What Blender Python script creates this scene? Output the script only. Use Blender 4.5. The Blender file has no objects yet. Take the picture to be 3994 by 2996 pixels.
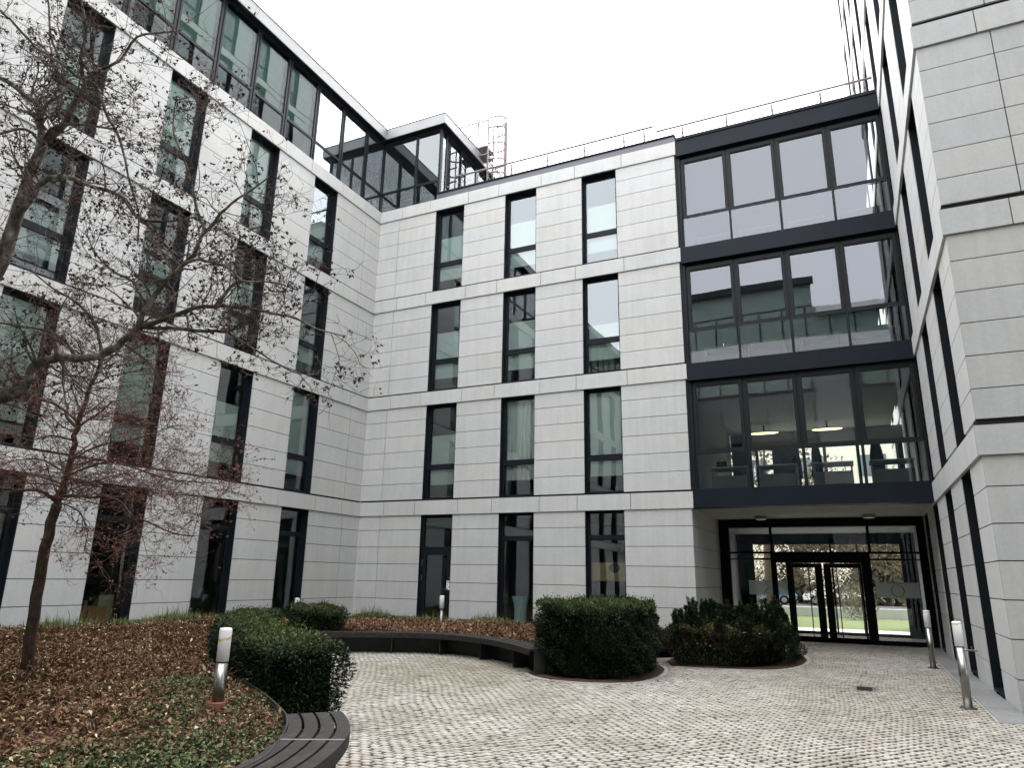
import bpy, math, random
import numpy as np
from mathutils import Vector, Matrix
random.seed(7); RNG = np.random.default_rng(11)
SC = bpy.context.scene; COL = SC.collection
R = math.radians

# ---------------------------------------------------------------- camera
cam_d = bpy.data.cameras.new("camera"); cam = bpy.data.objects.new("camera", cam_d); COL.objects.link(cam)
_r = Vector((0.90338916, 0.42850584, 0.01645498)); _u = Vector((0.09907311, -0.24589582, 0.96421977)); _w = Vector((-0.41722002, 0.86943544, 0.26459303))
cam.matrix_world = Matrix(((_r.x, _u.x, -_w.x, 0), (_r.y, _u.y, -_w.y, 0), (_r.z, _u.z, -_w.z, 1.6), (0, 0, 0, 1)))
cam_d.sensor_fit = 'HORIZONTAL'; cam_d.sensor_width = 36.0; cam_d.lens = 36.0 * 2743.7 / 3994.0
cam_d.clip_start = 0.05; cam_d.clip_end = 2000
SC.camera = cam

# ---------------------------------------------------------------- sky and light (overcast)
SUN_EL, SUN_AZ = R(54), math.atan2(0.97, 0.20)      # bright part of the cloud, beyond the middle wing
world = bpy.data.worlds.new("World"); SC.world = world; world.use_nodes = True
nt = world.node_tree; nt.nodes.clear()
sky = nt.nodes.new('ShaderNodeTexSky'); sky.sky_type = 'NISHITA'; sky.sun_disc = False
sky.sun_elevation = SUN_EL; sky.sun_rotation = math.pi/2 - SUN_AZ
sky.dust_density = 6; sky.air_density = 1.5
bg1 = nt.nodes.new('ShaderNodeBackground'); bg1.inputs[1].default_value = 0.08
hs = nt.nodes.new('ShaderNodeHueSaturation'); hs.inputs['Saturation'].default_value = 0.25
nt.links.new(sky.outputs[0], hs.inputs['Color']); nt.links.new(hs.outputs[0], bg1.inputs[0])
tc = nt.nodes.new('ShaderNodeTexCoord'); nz = nt.nodes.new('ShaderNodeTexNoise')
nz.inputs['Scale'].default_value = 2.2; nz.inputs['Detail'].default_value = 5
nt.links.new(tc.outputs['Generated'], nz.inputs['Vector'])
cr = nt.nodes.new('ShaderNodeValToRGB')
cr.color_ramp.elements[0].position = 0.3; cr.color_ramp.elements[0].color = (0.86, 0.88, 0.93, 1)
cr.color_ramp.elements[1].position = 0.7; cr.color_ramp.elements[1].color = (1.0, 1.0, 1.0, 1)
nt.links.new(nz.outputs['Fac'], cr.inputs[0])
bg2 = nt.nodes.new('ShaderNodeBackground'); bg2.inputs[1].default_value = 2.0
nt.links.new(cr.outputs[0], bg2.inputs[0])
add = nt.nodes.new('ShaderNodeAddShader'); nt.links.new(bg1.outputs[0], add.inputs[0]); nt.links.new(bg2.outputs[0], add.inputs[1])
wo = nt.nodes.new('ShaderNodeOutputWorld'); nt.links.new(add.outputs[0], wo.inputs[0])
sl = bpy.data.lights.new("sun", 'SUN'); sl.energy = .8; sl.angle = R(50); sl.color = (1, .97, .93)
so = bpy.data.objects.new("sun", sl); COL.objects.link(so)
_sd = Vector((math.cos(SUN_EL)*math.cos(SUN_AZ), math.cos(SUN_EL)*math.sin(SUN_AZ), math.sin(SUN_EL)))
so.rotation_euler = _sd.to_track_quat('Z', 'Y').to_euler(); so.location = _sd*60
SC.view_settings.view_transform = 'Standard'; SC.view_settings.look = 'None'
SC.view_settings.exposure = 1.27; SC.view_settings.gamma = 1
SC.cycles.max_bounces = 8; SC.cycles.diffuse_bounces = 4; SC.cycles.glossy_bounces = 4; SC.cycles.transparent_max_bounces = 16

# ---------------------------------------------------------------- materials
def mat(name, color=(.5,.5,.5), rough=.6, metal=0, spec=.5):
    m = bpy.data.materials.new(name); m.use_nodes = True
    b = m.node_tree.nodes['Principled BSDF']
    b.inputs['Base Color'].default_value = (*color, 1); b.inputs['Roughness'].default_value = rough
    b.inputs['Metallic'].default_value = metal; b.inputs['Specular IOR Level'].default_value = spec
    return m
def N(m, t, **kw):
    n = m.node_tree.nodes.new(t)
    for k, v in kw.items():
        if k in n.inputs: n.inputs[k].default_value = v
        else: setattr(n, k, v)
    return n
def L(m, a, b): m.node_tree.links.new(a, b)
def mix(m, a, b, fac, mode='MIX'):
    n = N(m, 'ShaderNodeMix', data_type='RGBA', blend_type=mode)
    for s, v in ((n.inputs[0], fac), (n.inputs[6], a), (n.inputs[7], b)):
        if hasattr(v, 'is_linked'): L(m, v, s)
        else: s.default_value = v if not isinstance(v, tuple) else (*v, 1)[:4]
    return n.outputs[2]
def noise(m, scale, detail=4, vec=None, rough=.6, stretch=None):
    geo = N(m, 'ShaderNodeNewGeometry'); n = N(m, 'ShaderNodeTexNoise', Scale=scale, Detail=detail, Roughness=rough)
    src = geo.outputs['Position'] if vec is None else vec
    if stretch:
        mp = N(m, 'ShaderNodeMapping'); mp.inputs['Scale'].default_value = stretch; L(m, src, mp.inputs[0]); src = mp.outputs[0]
    L(m, src, n.inputs['Vector']); return n.outputs['Fac']
def ramp(m, fac, stops):
    r = N(m, 'ShaderNodeValToRGB'); el = r.color_ramp.elements
    while len(el) < len(stops): el.new(.5)
    for e, (p, c) in zip(el, stops): e.position = p; e.color = (*c, 1) if len(c) == 3 else c
    L(m, fac, r.inputs[0]); return r.outputs[0]
def bsdf(m): return m.node_tree.nodes['Principled BSDF']
def bump(m, fac, strength=.2, dist=.01):
    b = N(m, 'ShaderNodeBump', Strength=strength, Distance=dist); L(m, fac, b.inputs['Height']); L(m, b.outputs[0], bsdf(m).inputs['Normal'])
def attr(m): return N(m, 'ShaderNodeAttribute', attribute_name='Col').outputs['Color']

STONE = mat('pale_stone', rough=.75, spec=.25)
_c = mix(STONE, attr(STONE), (1, 1, 1), 0.0)
_big = ramp(STONE, noise(STONE, .9, 5), [(.3, (.96,.96,.955)), (.7, (1.02,1.02,1.02))])
_fine = ramp(STONE, noise(STONE, 26, 6, rough=.75), [(.36, (.93,.93,.925)), (.62, (1.02,1.02,1.02))])
_str = ramp(STONE, noise(STONE, 3.2, 5, stretch=(1, 1, .35)), [(.35, (.965,.965,.96)), (.6, (1.01,1.01,1.01))])
_c = mix(STONE, _c, _big, 1.0, 'MULTIPLY'); _c = mix(STONE, _c, _fine, 1.0, 'MULTIPLY'); _c = mix(STONE, _c, _str, 1.0, 'MULTIPLY')
_rain = ramp(STONE, noise(STONE, 5.5, 4, stretch=(1, 1, .06)), [(.40, (.955,.955,.945)), (.56, (1.0,1.0,1.0))])
_c = mix(STONE, _c, _rain, 1.0, 'MULTIPLY')
L(STONE, _c, bsdf(STONE).inputs['Base Color']); bump(STONE, noise(STONE, 60, 4), .25, .004)
DARKM = mat('anthracite_metal', (.018, .023, .03), .5, .0, .15)
L(DARKM, ramp(DARKM, noise(DARKM, 1.6, 4), [(.3, (.006,.008,.011)), (.7, (.010,.0125,.017))]), bsdf(DARKM).inputs['Base Color'])
BEAM = mat('blue_black_metal', (.02, .026, .036), .5, .0, .15)
L(BEAM, ramp(BEAM, noise(BEAM, .8, 4), [(.3, (.004,.007,.012)), (.7, (.0065,.010,.017))]), bsdf(BEAM).inputs['Base Color'])
FRAME2 = mat('bridge_frame_metal', (.008, .010, .012), .5, .0, .18)
GAP = mat('joint_shadow', (.022, .02, .022), .9, 0, .1)
COPING = mat('coping_metal', (.09, .09, .105), .45, .3)
FASCIA = mat('white_fascia', (.62, .62, .62), .5)
L(FASCIA, ramp(FASCIA, noise(FASCIA, 1.2, 5), [(.3, (.22,.22,.225)), (.7, (.27,.27,.27))]), bsdf(FASCIA).inputs['Base Color'])
SOFFIT = mat('plaster_soffit', (.42, .40, .37), .8)
L(SOFFIT, ramp(SOFFIT, noise(SOFFIT, 1.5, 5), [(.3, (.36,.345,.315)), (.7, (.43,.41,.38))]), bsdf(SOFFIT).inputs['Base Color'])
INTER = mat('interior_wall', (.42, .42, .40), .9)
INTERD = mat('interior_dark', (.10, .10, .10), .8)
CARPET = mat('office_carpet', (.12, .12, .125), .9)
CEIL = mat('office_ceiling', (.6, .6, .58), .9)
STEEL = mat('brushed_steel', (.48, .47, .45), .28, 1.0)
L(STEEL, ramp(STEEL, noise(STEEL, 8, 4, stretch=(1, 1, .15)), [(.3, (.20,.195,.185)), (.7, (.38,.37,.355))]), bsdf(STEEL).inputs['Base Color'])
LAMPW = mat('opal_acrylic', (.78, .78, .80), .35)
STAIN = mat('yellow_stain', (.62, .42, .12), .6)
RUST = mat('terracotta_collar', (.24, .085, .045), .7)
L(RUST, ramp(RUST, noise(RUST, 14, 5), [(.3, (.16,.055,.03)), (.7, (.30,.115,.06))]), bsdf(RUST).inputs['Base Color'])
GALV = mat('galvanised_steel', (.19, .16, .165), .5, .2)
WOOD = mat('dark_weathered_slat', (.06, .055, .052), .7, 0, .22)
_w1 = noise(WOOD, 22, 6, rough=.75, stretch=(1,.35,1)); L(WOOD, ramp(WOOD, _w1, [(.3, (.009,.008,.0075)), (.5, (.020,.018,.017)), (.7, (.050,.045,.042))]), bsdf(WOOD).inputs['Base Color'])
bump(WOOD, noise(WOOD, 90, 3), .3, .003)
EDGE = mat('black_edging_steel', (.03, .033, .033), .5)
L(EDGE, ramp(EDGE, noise(EDGE, 4, 5), [(.3, (.007,.008,.008)), (.7, (.020,.021,.019))]), bsdf(EDGE).inputs['Base Color'])
SOIL = mat('dark_soil', (.035, .024, .018), .95, 0, .0)
L(SOIL, ramp(SOIL, noise(SOIL, 18, 6), [(.3, (.007,.005,.003)), (.7, (.028,.018,.010))]), bsdf(SOIL).inputs['Base Color']); bump(SOIL, noise(SOIL, 40, 5), .8, .03)
LITTERM = None
def leafmat(name, rough=.6, trans=.25):
    m = mat(name, rough=rough, spec=.25); L(m, attr(m), bsdf(m).inputs['Base Color'])
    tr = N(m, 'ShaderNodeBsdfTranslucent'); L(m, attr(m), tr.inputs[0])
    ms = N(m, 'ShaderNodeMixShader'); ms.inputs[0].default_value = trans
    out = m.node_tree.nodes['Material Output']; L(m, bsdf(m).outputs[0], ms.inputs[1]); L(m, tr.outputs[0], ms.inputs[2]); L(m, ms.outputs[0], out.inputs[0]); return m
LEAF = leafmat('foliage'); DRY = leafmat('dry_leaves', .7, .15)
def barkmat(name, stops, sc):
    m = mat(name, rough=.85, spec=.2); L(m, ramp(m, noise(m, sc, 5, rough=.7, stretch=(1,1,.45)), stops), bsdf(m).inputs['Base Color']); bump(m, noise(m, sc*4, 4, stretch=(1,1,.25)), .8, .012); return m
BARK1 = barkmat('brown_bark', [(.3, (.035,.024,.018)), (.55, (.075,.052,.040)), (.75, (.14,.11,.09))], 16)
BARK2 = barkmat('mottled_plane_bark', [(.35, (.028,.024,.018)), (.48, (.06,.051,.040)), (.58, (.13,.118,.098)), (.72, (.30,.28,.245))], 7)
TWIG1 = barkmat('reddish_twig', [(.3, (.05,.028,.02)), (.7, (.13,.072,.05))], 5)
TWIG2 = barkmat('grey_brown_twig', [(.3, (.040,.031,.027)), (.55, (.095,.076,.068)), (.72, (.27,.25,.23))], 5)
SEED = mat('dark_seed_pods', (.034, .018, .017), .9, 0, .1)
L(SEED, ramp(SEED, noise(SEED, 9, 4), [(.35, (.016,.009,.009)), (.65, (.065,.032,.028))]), bsdf(SEED).inputs['Base Color'])
BUD = mat('red_buds', (.13, .038, .026), .7)

def glass(name, tint, refl, base, wav=.02, rcol=(.86,.92,.96)):
    m = bpy.data.materials.new(name); m.use_nodes = True; nt = m.node_tree; nt.nodes.clear()
    out = N(m, 'ShaderNodeOutputMaterial'); tr = N(m, 'ShaderNodeBsdfTransparent'); tr.inputs[0].default_value = (*tint, 1)
    gl = N(m, 'ShaderNodeBsdfGlossy'); gl.inputs['Color'].default_value = (*rcol, 1); gl.inputs['Roughness'].default_value = 0.0
    n = N(m, 'ShaderNodeTexNoise', Scale=.8, Detail=1.0); g = N(m, 'ShaderNodeNewGeometry'); L(m, g.outputs['Position'], n.inputs['Vector'])
    b = N(m, 'ShaderNodeBump', Strength=wav, Distance=1.0); L(m, n.outputs['Fac'], b.inputs['Height']); L(m, b.outputs[0], gl.inputs['Normal'])
    fr = N(m, 'ShaderNodeFresnel'); fr.inputs['IOR'].default_value = 1.5
    ma = N(m, 'ShaderNodeMath', operation='MULTIPLY_ADD', use_clamp=True); L(m, fr.outputs[0], ma.inputs[0]); ma.inputs[1].default_value = refl; ma.inputs[2].default_value = base
    ms = N(m, 'ShaderNodeMixShader'); L(m, ma.outputs[0], ms.inputs[0]); L(m, tr.outputs[0], ms.inputs[1]); L(m, gl.outputs[0], ms.inputs[2]); L(m, ms.outputs[0], out.inputs[0])
    return m
GLASS = glass('window_glass', (.80,.86,.83), 1.0, .10, .0026)
GLASSB = glass('bridge_glass', (.66,.71,.70), 1.0, .062, .0014, (.82,.85,.93))
GLASSC = glass('clear_door_glass', (.85,.88,.86), .9, .03, .002)
GLASSG = glass('penthouse_glass', (.66,.76,.73), 1.0, .09, .002)
GLASSR = glass('mirror_coated_glass', (.70,.78,.75), 1.0, .22, .002)
def sheer(name, c, a):
    m = bpy.data.materials.new(name); m.use_nodes = True; nt = m.node_tree; nt.nodes.clear()
    out = N(m, 'ShaderNodeOutputMaterial'); tr = N(m, 'ShaderNodeBsdfTransparent'); d = N(m, 'ShaderNodeBsdfDiffuse'); d.inputs[0].default_value = (*c, 1)
    ms = N(m, 'ShaderNodeMixShader'); ms.inputs[0].default_value = a; L(m, tr.outputs[0], ms.inputs[1]); L(m, d.outputs[0], ms.inputs[2]); L(m, ms.outputs[0], out.inputs[0]); return m
SHEER = sheer('sheer_glare_blind', (.68,.76,.73), .86)
CURTAIN = sheer('white_curtain', (.85,.90,.88), .8)
ROLLER = sheer('green_roller_blind', (.27,.36,.31), .95)
FILM = sheer('frosted_film', (.55,.60,.57), .85)

# ---------------------------------------------------------------- helpers
def tag(o, label=None, cat=None, group=None, kind=None):
    if label: o['label'] = label
    if cat: o['category'] = cat
    if group: o['group'] = group
    if kind: o['kind'] = kind
    return o
def empty(name, loc=(0,0,0), rz=0):
    o = bpy.data.objects.new(name, None); COL.objects.link(o); o.location = loc; o.rotation_euler = (0,0,rz); o.empty_display_size = .2; return o
class MB:
    def __init__(s): s.v = []; s.f = []; s.c = []; s.sm = False
    def quad(s, a, b, c, d, col=(1,1,1)):
        n = len(s.v); s.v += [a, b, c, d]; s.f.append((n, n+1, n+2, n+3)); s.c.append(col)
    def box(s, x0, x1, y0, y1, z0, z1, col=(1,1,1)):
        n = len(s.v); s.v += [(x0,y0,z0),(x1,y0,z0),(x1,y1,z0),(x0,y1,z0),(x0,y0,z1),(x1,y0,z1),(x1,y1,z1),(x0,y1,z1)]
        s.f += [(n,n+3,n+2,n+1),(n+4,n+5,n+6,n+7),(n,n+1,n+5,n+4),(n+1,n+2,n+6,n+5),(n+2,n+3,n+7,n+6),(n+3,n,n+4,n+7)]; s.c += [col]*6
    def tube(s, pts, rad, sides=8, col=(1,1,1), cap=True):
        pts = [Vector(p) for p in pts]; rad = rad if hasattr(rad, '__len__') else [rad]*len(pts); n0 = len(s.v); up = None
        for i, p in enumerate(pts):
            d = (pts[min(i+1, len(pts)-1)] - pts[max(i-1, 0)]).normalized()
            if up is None: up = d.orthogonal().normalized()
            up = (up - d*up.dot(d)); up = up.normalized() if up.length > 1e-6 else d.orthogonal().normalized()
            w = d.cross(up)
            for k in range(sides):
                a = 2*math.pi*k/sides; s.v.append(tuple(p + (up*math.cos(a) + w*math.sin(a))*rad[i]))
        for i in range(len(pts)-1):
            for k in range(sides):
                a = n0+i*sides+k; b = n0+i*sides+(k+1) % sides; s.f.append((a, b, b+sides, a+sides)); s.c.append(col)
        if cap:
            s.f.append(tuple(n0+k for k in range(sides))[::-1]); s.f.append(tuple(n0+(len(pts)-1)*sides+k for k in range(sides))); s.c += [col]*2
    def lathe(s, prof, cx=0, cy=0, sides=24, col=(1,1,1)):
        n0 = len(s.v)
        for (r, z) in prof:
            for k in range(sides): a = 2*math.pi*k/sides; s.v.append((cx+r*math.cos(a), cy+r*math.sin(a), z))
        for i in range(len(prof)-1):
            for k in range(sides):
                a = n0+i*sides+k; b = n0+i*sides+(k+1) % sides; s.f.append((a, b, b+sides, a+sides)); s.c.append(col)
        s.f.append(tuple(n0+k for k in range(sides))[::-1]); s.f.append(tuple(n0+(len(prof)-1)*sides+k for k in range(sides))); s.c += [col]*2
    def mesh(s, name, m, smooth=False, usecol=False):
        me = bpy.data.meshes.new(name); me.from_pydata(s.v, [], s.f); me.materials.append(m)
        if usecol:
            ca = me.color_attributes.new('Col', 'FLOAT_COLOR', 'CORNER'); arr = []
            for f, c in zip(s.f, s.c): arr += [c[0], c[1], c[2], 1.0]*len(f)
            ca.data.foreach_set('color', arr)
        if smooth: me.polygons.foreach_set('use_smooth', [True]*len(s.f))
        me.update(); return me
    def add(s, o):
        n = len(s.v); s.v += o.v; s.f += [tuple(i+n for i in f) for f in o.f]; s.c += o.c
    def build(s, name, m, parent=None, smooth=False, usecol=False, loc=(0,0,0), rz=0):
        o = bpy.data.objects.new(name, s.mesh(name, m, smooth, usecol)); COL.objects.link(o); o.location = loc; o.rotation_euler = (0,0,rz)
        if parent: o.parent = parent
        return o
def build_multi(name, parts, parent, loc, rz):
    t = MB(); idx = []
    for j, (mb, m) in enumerate(parts): t.add(mb); idx += [j]*len(mb.f)
    me = t.mesh(name, parts[0][1], False, True)
    for mb, m in parts[1:]: me.materials.append(m)
    me.polygons.foreach_set('material_index', idx)
    o = bpy.data.objects.new(name, me); COL.objects.link(o); o.location = loc; o.rotation_euler = (0,0,rz); o.parent = parent; return o
def link(name, me, parent=None, loc=(0,0,0), rz=0):
    o = bpy.data.objects.new(name, me); COL.objects.link(o); o.location = loc; o.rotation_euler = (0,0,rz)
    if parent: o.parent = parent
    return o
def npmesh(name, V, F, m, cols=None, parent=None, smooth=False):
    """V (n,3); F (k,4) or (k,3); cols (k,3) per face."""
    me = bpy.data.meshes.new(name); k, q = F.shape
    me.vertices.add(len(V)); me.vertices.foreach_set('co', V.astype(np.float32).ravel())
    me.loops.add(k*q); me.loops.foreach_set('vertex_index', F.astype(np.int32).ravel())
    me.polygons.add(k); me.polygons.foreach_set('loop_start', np.arange(0, k*q, q, dtype=np.int32)); me.polygons.foreach_set('loop_total', np.full(k, q, dtype=np.int32))
    if smooth: me.polygons.foreach_set('use_smooth', np.ones(k, dtype=bool))
    me.materials.append(m)
    if cols is not None:
        ca = me.color_attributes.new('Col', 'FLOAT_COLOR', 'CORNER'); c4 = np.ones((k, q, 4), dtype=np.float32); c4[:, :, :3] = cols[:, None, :]
        ca.data.foreach_set('color', c4.ravel())
    me.update(calc_edges=True)
    o = bpy.data.objects.new(name, me); COL.objects.link(o)
    if parent: o.parent = parent
    return o
def leafcloud(name, P, D, Nn, ln, wd, cols, m, parent=None, bend=.25):
    """Leaf = two quads folded along the middle: base P, direction D, normal Nn."""
    D = D/np.linalg.norm(D, axis=1, keepdims=True); S = np.cross(D, Nn); S /= (np.linalg.norm(S, axis=1, keepdims=True)+1e-9); U = np.cross(S, D)
    ln = ln[:, None]; wd = wd[:, None]; n = len(P)
    a = P; b = P + D*ln*.5 + S*wd*.5 + U*wd*bend; c = P + D*ln - U*ln*.12; d = P + D*ln*.5 - S*wd*.5 + U*wd*bend; e = P + D*ln*.5
    V = np.stack([a, b, c, d], 1).reshape(-1, 3); F = np.arange(n*4).reshape(n, 4)
    return npmesh(name, V, F, m, cols, parent)
LIMBS=[(2,0.13,0.115,[[-9.67,4.06,0.59],[-9.48,3.96,1.49],[-9.29,3.89,2.28],[-9.11,3.86,2.89]]),
(2,0.095,0.05,[[-9.11,3.86,2.89],[-8.74,3.89,3.63],[-8.43,3.92,4.27],[-8.09,3.97,4.89],[-7.96,3.94,5.47],[-7.86,3.93,5.89],[-7.79,3.94,6.21]]),
(2,0.042,0.02,[[-7.79,3.94,6.21],[-7.87,3.92,6.48],[-7.95,3.9,6.7],[-8.15,3.84,6.89],[-8.4,3.75,7.08],[-8.77,3.6,7.33]]),
(2,0.02,0.008,[[-7.79,3.88,6.43],[-7.72,3.86,6.65],[-7.57,3.92,6.76],[-7.52,3.92,6.88],[-7.56,3.84,7.11],[-7.65,3.73,7.4],[-7.66,3.63,7.77],[-7.68,3.51,8.18]]),
(2,0.045,0.028,[[-7.79,3.94,6.21],[-7.57,3.94,6.27],[-7.38,3.91,6.36],[-7.14,3.87,6.56],[-6.94,3.84,6.68],[-6.76,3.81,6.75]]),
(2,0.017,0.007,[[-6.76,3.81,6.75],[-6.49,3.84,6.79],[-6.24,3.82,6.98],[-5.94,3.88,6.97],[-5.7,3.92,6.95]]),
(2,0.017,0.01,[[-6.76,3.81,6.75],[-6.68,3.74,6.66],[-6.74,3.63,6.5],[-6.78,3.46,6.55],[-6.89,3.25,6.63],[-6.94,3.06,6.75],[-6.95,2.9,6.81]]),
(2,0.02,0.008,[[-6.94,3.79,6.56],[-6.82,3.63,6.79],[-6.63,3.53,6.94],[-6.53,3.37,7.16],[-6.42,3.22,7.36]]),
(2,0.02,0.006,[[-6.86,3.8,6.63],[-6.71,3.81,6.47],[-6.58,3.84,6.2],[-6.38,3.92,5.85],[-6.25,3.99,5.45],[-6.11,4.07,5.05],[-6.06,4.09,4.69]]),
(2,0.018,0.01,[[-7.7,3.89,6.15],[-7.44,3.82,6.22],[-7.11,3.82,6.18],[-6.76,3.85,6.08],[-6.44,3.87,5.96]]),
(2,0.018,0.012,[[-7.7,3.89,6.15],[-7.78,3.74,6.26],[-7.97,3.6,6.17],[-8.13,3.48,6.07]]),
(2,0.036,0.01,[[-8.05,3.97,5.35],[-7.75,3.95,5.55],[-7.6,3.9,5.6],[-7.39,3.89,5.64],[-7.16,3.91,5.61],[-6.78,4.03,5.45],[-6.5,4.11,5.33],[-6.27,4.19,5.08],[-5.98,4.25,5.0],[-5.61,4.33,5.0]]),
(2,0.025,0.008,[[-6.29,4.2,5.09],[-6.1,4.26,4.93],[-5.95,4.32,4.75],[-5.78,4.36,4.62]]),
(2,0.055,0.031,[[-9.11,3.86,2.89],[-8.5,3.99,3.15],[-8.06,4.08,3.21],[-7.82,4.09,3.27],[-7.49,4.12,3.4],[-7.32,4.06,3.57],[-7.04,4.08,3.63],[-6.74,4.14,3.61],[-6.46,4.18,3.62],[-6.17,4.19,3.73],[-5.95,4.17,3.84]]),
(2,0.032,0.018,[[-5.95,4.17,3.84],[-5.85,4.14,4.0],[-5.67,4.14,4.2],[-5.48,4.15,4.36],[-5.32,4.16,4.48]]),
(2,0.018,0.006,[[-5.32,4.16,4.48],[-5.25,4.14,4.59],[-5.21,4.12,4.7],[-5.23,4.04,4.87],[-5.25,3.93,5.13],[-5.28,3.84,5.34],[-5.32,3.74,5.54],[-5.25,3.67,5.82]]),
(2,0.017,0.006,[[-5.26,4.15,4.62],[-5.08,4.14,4.76],[-4.89,4.13,4.89],[-4.66,4.15,4.99],[-4.48,4.15,5.07]]),
(2,0.026,0.005,[[-5.93,4.18,3.84],[-5.69,4.21,3.89],[-5.37,4.27,3.97],[-5.12,4.31,3.97],[-4.91,4.35,3.95],[-4.62,4.44,3.89],[-4.33,4.52,3.81],[-4.13,4.58,3.7],[-3.88,4.65,3.62]]),
(2,0.021,0.005,[[-5.96,4.17,3.83],[-5.67,4.29,3.82],[-5.34,4.44,3.8],[-5.16,4.51,3.79],[-5.05,4.58,3.71],[-4.88,4.67,3.6],[-4.68,4.8,3.46],[-4.53,4.87,3.4]]),
(2,0.017,0.006,[[-5.42,4.15,4.38],[-5.26,4.11,4.38],[-5.03,4.12,4.32],[-4.8,4.14,4.22],[-4.64,4.15,4.08],[-4.34,4.19,4.03],[-4.08,4.23,3.93]]),
(2,0.017,0.006,[[-5.87,4.15,4.01],[-6.07,4.12,4.3],[-6.33,4.09,4.44],[-6.59,4.05,4.64],[-6.8,4.0,4.95]]),
(2,0.017,0.008,[[-6.8,4.17,3.62],[-6.83,4.03,3.77],[-6.9,3.88,3.84],[-7.09,3.7,3.86],[-7.23,3.54,3.87]]),
(2,0.017,0.008,[[-6.5,4.2,3.63],[-6.59,4.18,3.92],[-6.85,4.09,4.2],[-7.17,4.0,4.38],[-7.44,3.91,4.6]]),
(2,0.017,0.008,[[-8.19,4.03,4.94],[-7.96,3.8,4.91],[-7.72,3.56,4.93]]),
(2,0.02,0.006,[[-5.11,4.3,3.97],[-5.02,4.36,4.17],[-4.89,4.47,4.29],[-4.71,4.6,4.37]]),
(1,0.072,0.056,[[-9.3,5.78,0.33],[-9.12,5.65,1.05],[-8.95,5.54,1.66],[-8.81,5.46,2.14],[-8.73,5.43,2.38]]),
(1,0.044,0.015,[[-8.73,5.43,2.38],[-8.66,5.43,2.49],[-8.6,5.41,2.69],[-8.51,5.37,2.98],[-8.43,5.32,3.26],[-8.33,5.3,3.52],[-8.24,5.27,3.76],[-8.13,5.26,3.98],[-8.07,5.24,4.15]]),
(1,0.026,0.012,[[-8.73,5.43,2.38],[-8.72,5.3,2.46],[-8.73,5.18,2.5],[-8.82,5.03,2.49],[-9.01,4.83,2.51]]),
(1,0.022,0.006,[[-8.73,5.43,2.38],[-8.57,5.38,2.44],[-8.34,5.38,2.44],[-8.09,5.39,2.42],[-7.82,5.41,2.42],[-7.57,5.44,2.35],[-7.38,5.47,2.2],[-7.13,5.5,2.12],[-6.82,5.57,2.01],[-6.53,5.61,1.97]]),
(1,0.022,0.01,[[-8.44,5.33,3.27],[-8.59,5.29,3.39],[-8.7,5.27,3.52],[-8.94,5.19,3.63],[-9.15,5.14,3.69],[-9.39,5.05,3.85]]),
(1,0.015,0.005,[[-8.44,5.33,3.27],[-8.25,5.31,3.34],[-7.99,5.31,3.45],[-7.78,5.29,3.54],[-7.65,5.3,3.42],[-7.56,5.29,3.29]]),
(1,0.015,0.005,[[-8.59,5.4,2.69],[-8.34,5.45,2.78],[-8.01,5.53,2.86],[-7.67,5.67,2.77],[-7.33,5.81,2.66],[-7.0,5.93,2.63],[-6.69,6.03,2.6]]),
(1,0.015,0.005,[[-8.54,5.37,2.87],[-8.32,5.54,3.07],[-8.07,5.76,3.16],[-7.86,5.94,3.28],[-7.71,6.1,3.4]]),
(1,0.013,0.005,[[-8.57,5.4,2.72],[-8.91,5.32,2.88],[-9.25,5.27,2.92],[-9.67,5.21,2.87]]),
(1,0.013,0.005,[[-8.46,5.34,3.11],[-8.55,5.11,3.14],[-8.61,4.92,3.05],[-8.65,4.71,3.1]]),
(1,0.011,0.004,[[-8.25,5.27,3.76],[-8.11,5.41,3.91],[-7.94,5.58,4.0],[-7.79,5.74,4.09]]),
(1,0.011,0.004,[[-8.29,5.28,3.66],[-8.32,5.13,3.76],[-8.36,4.98,3.79],[-8.41,4.82,3.87]]),
(1,0.011,0.004,[[-8.63,5.41,2.6],[-8.44,5.64,2.65],[-8.27,5.84,2.76],[-8.1,6.06,2.82],[-7.96,6.23,2.97]]),
(1,0.011,0.004,[[-8.14,5.26,3.98],[-7.99,5.35,4.17],[-7.95,5.39,4.35],[-7.77,5.52,4.46]]),
(1,0.011,0.004,[[-8.14,5.26,3.98],[-8.21,5.12,4.07],[-8.21,4.99,4.25],[-8.27,4.85,4.35]]),
(1,0.01,0.004,[[-8.67,5.44,2.45],[-8.39,5.43,2.56],[-8.02,5.49,2.58],[-7.61,5.59,2.55],[-7.2,5.7,2.46],[-6.8,5.79,2.44],[-6.52,5.84,2.36]]),
(1,0.01,0.004,[[-8.66,5.39,2.38],[-8.37,5.46,2.29],[-8.23,5.48,2.16],[-8.14,5.49,1.99],[-8.12,5.47,1.81]])]
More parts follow.
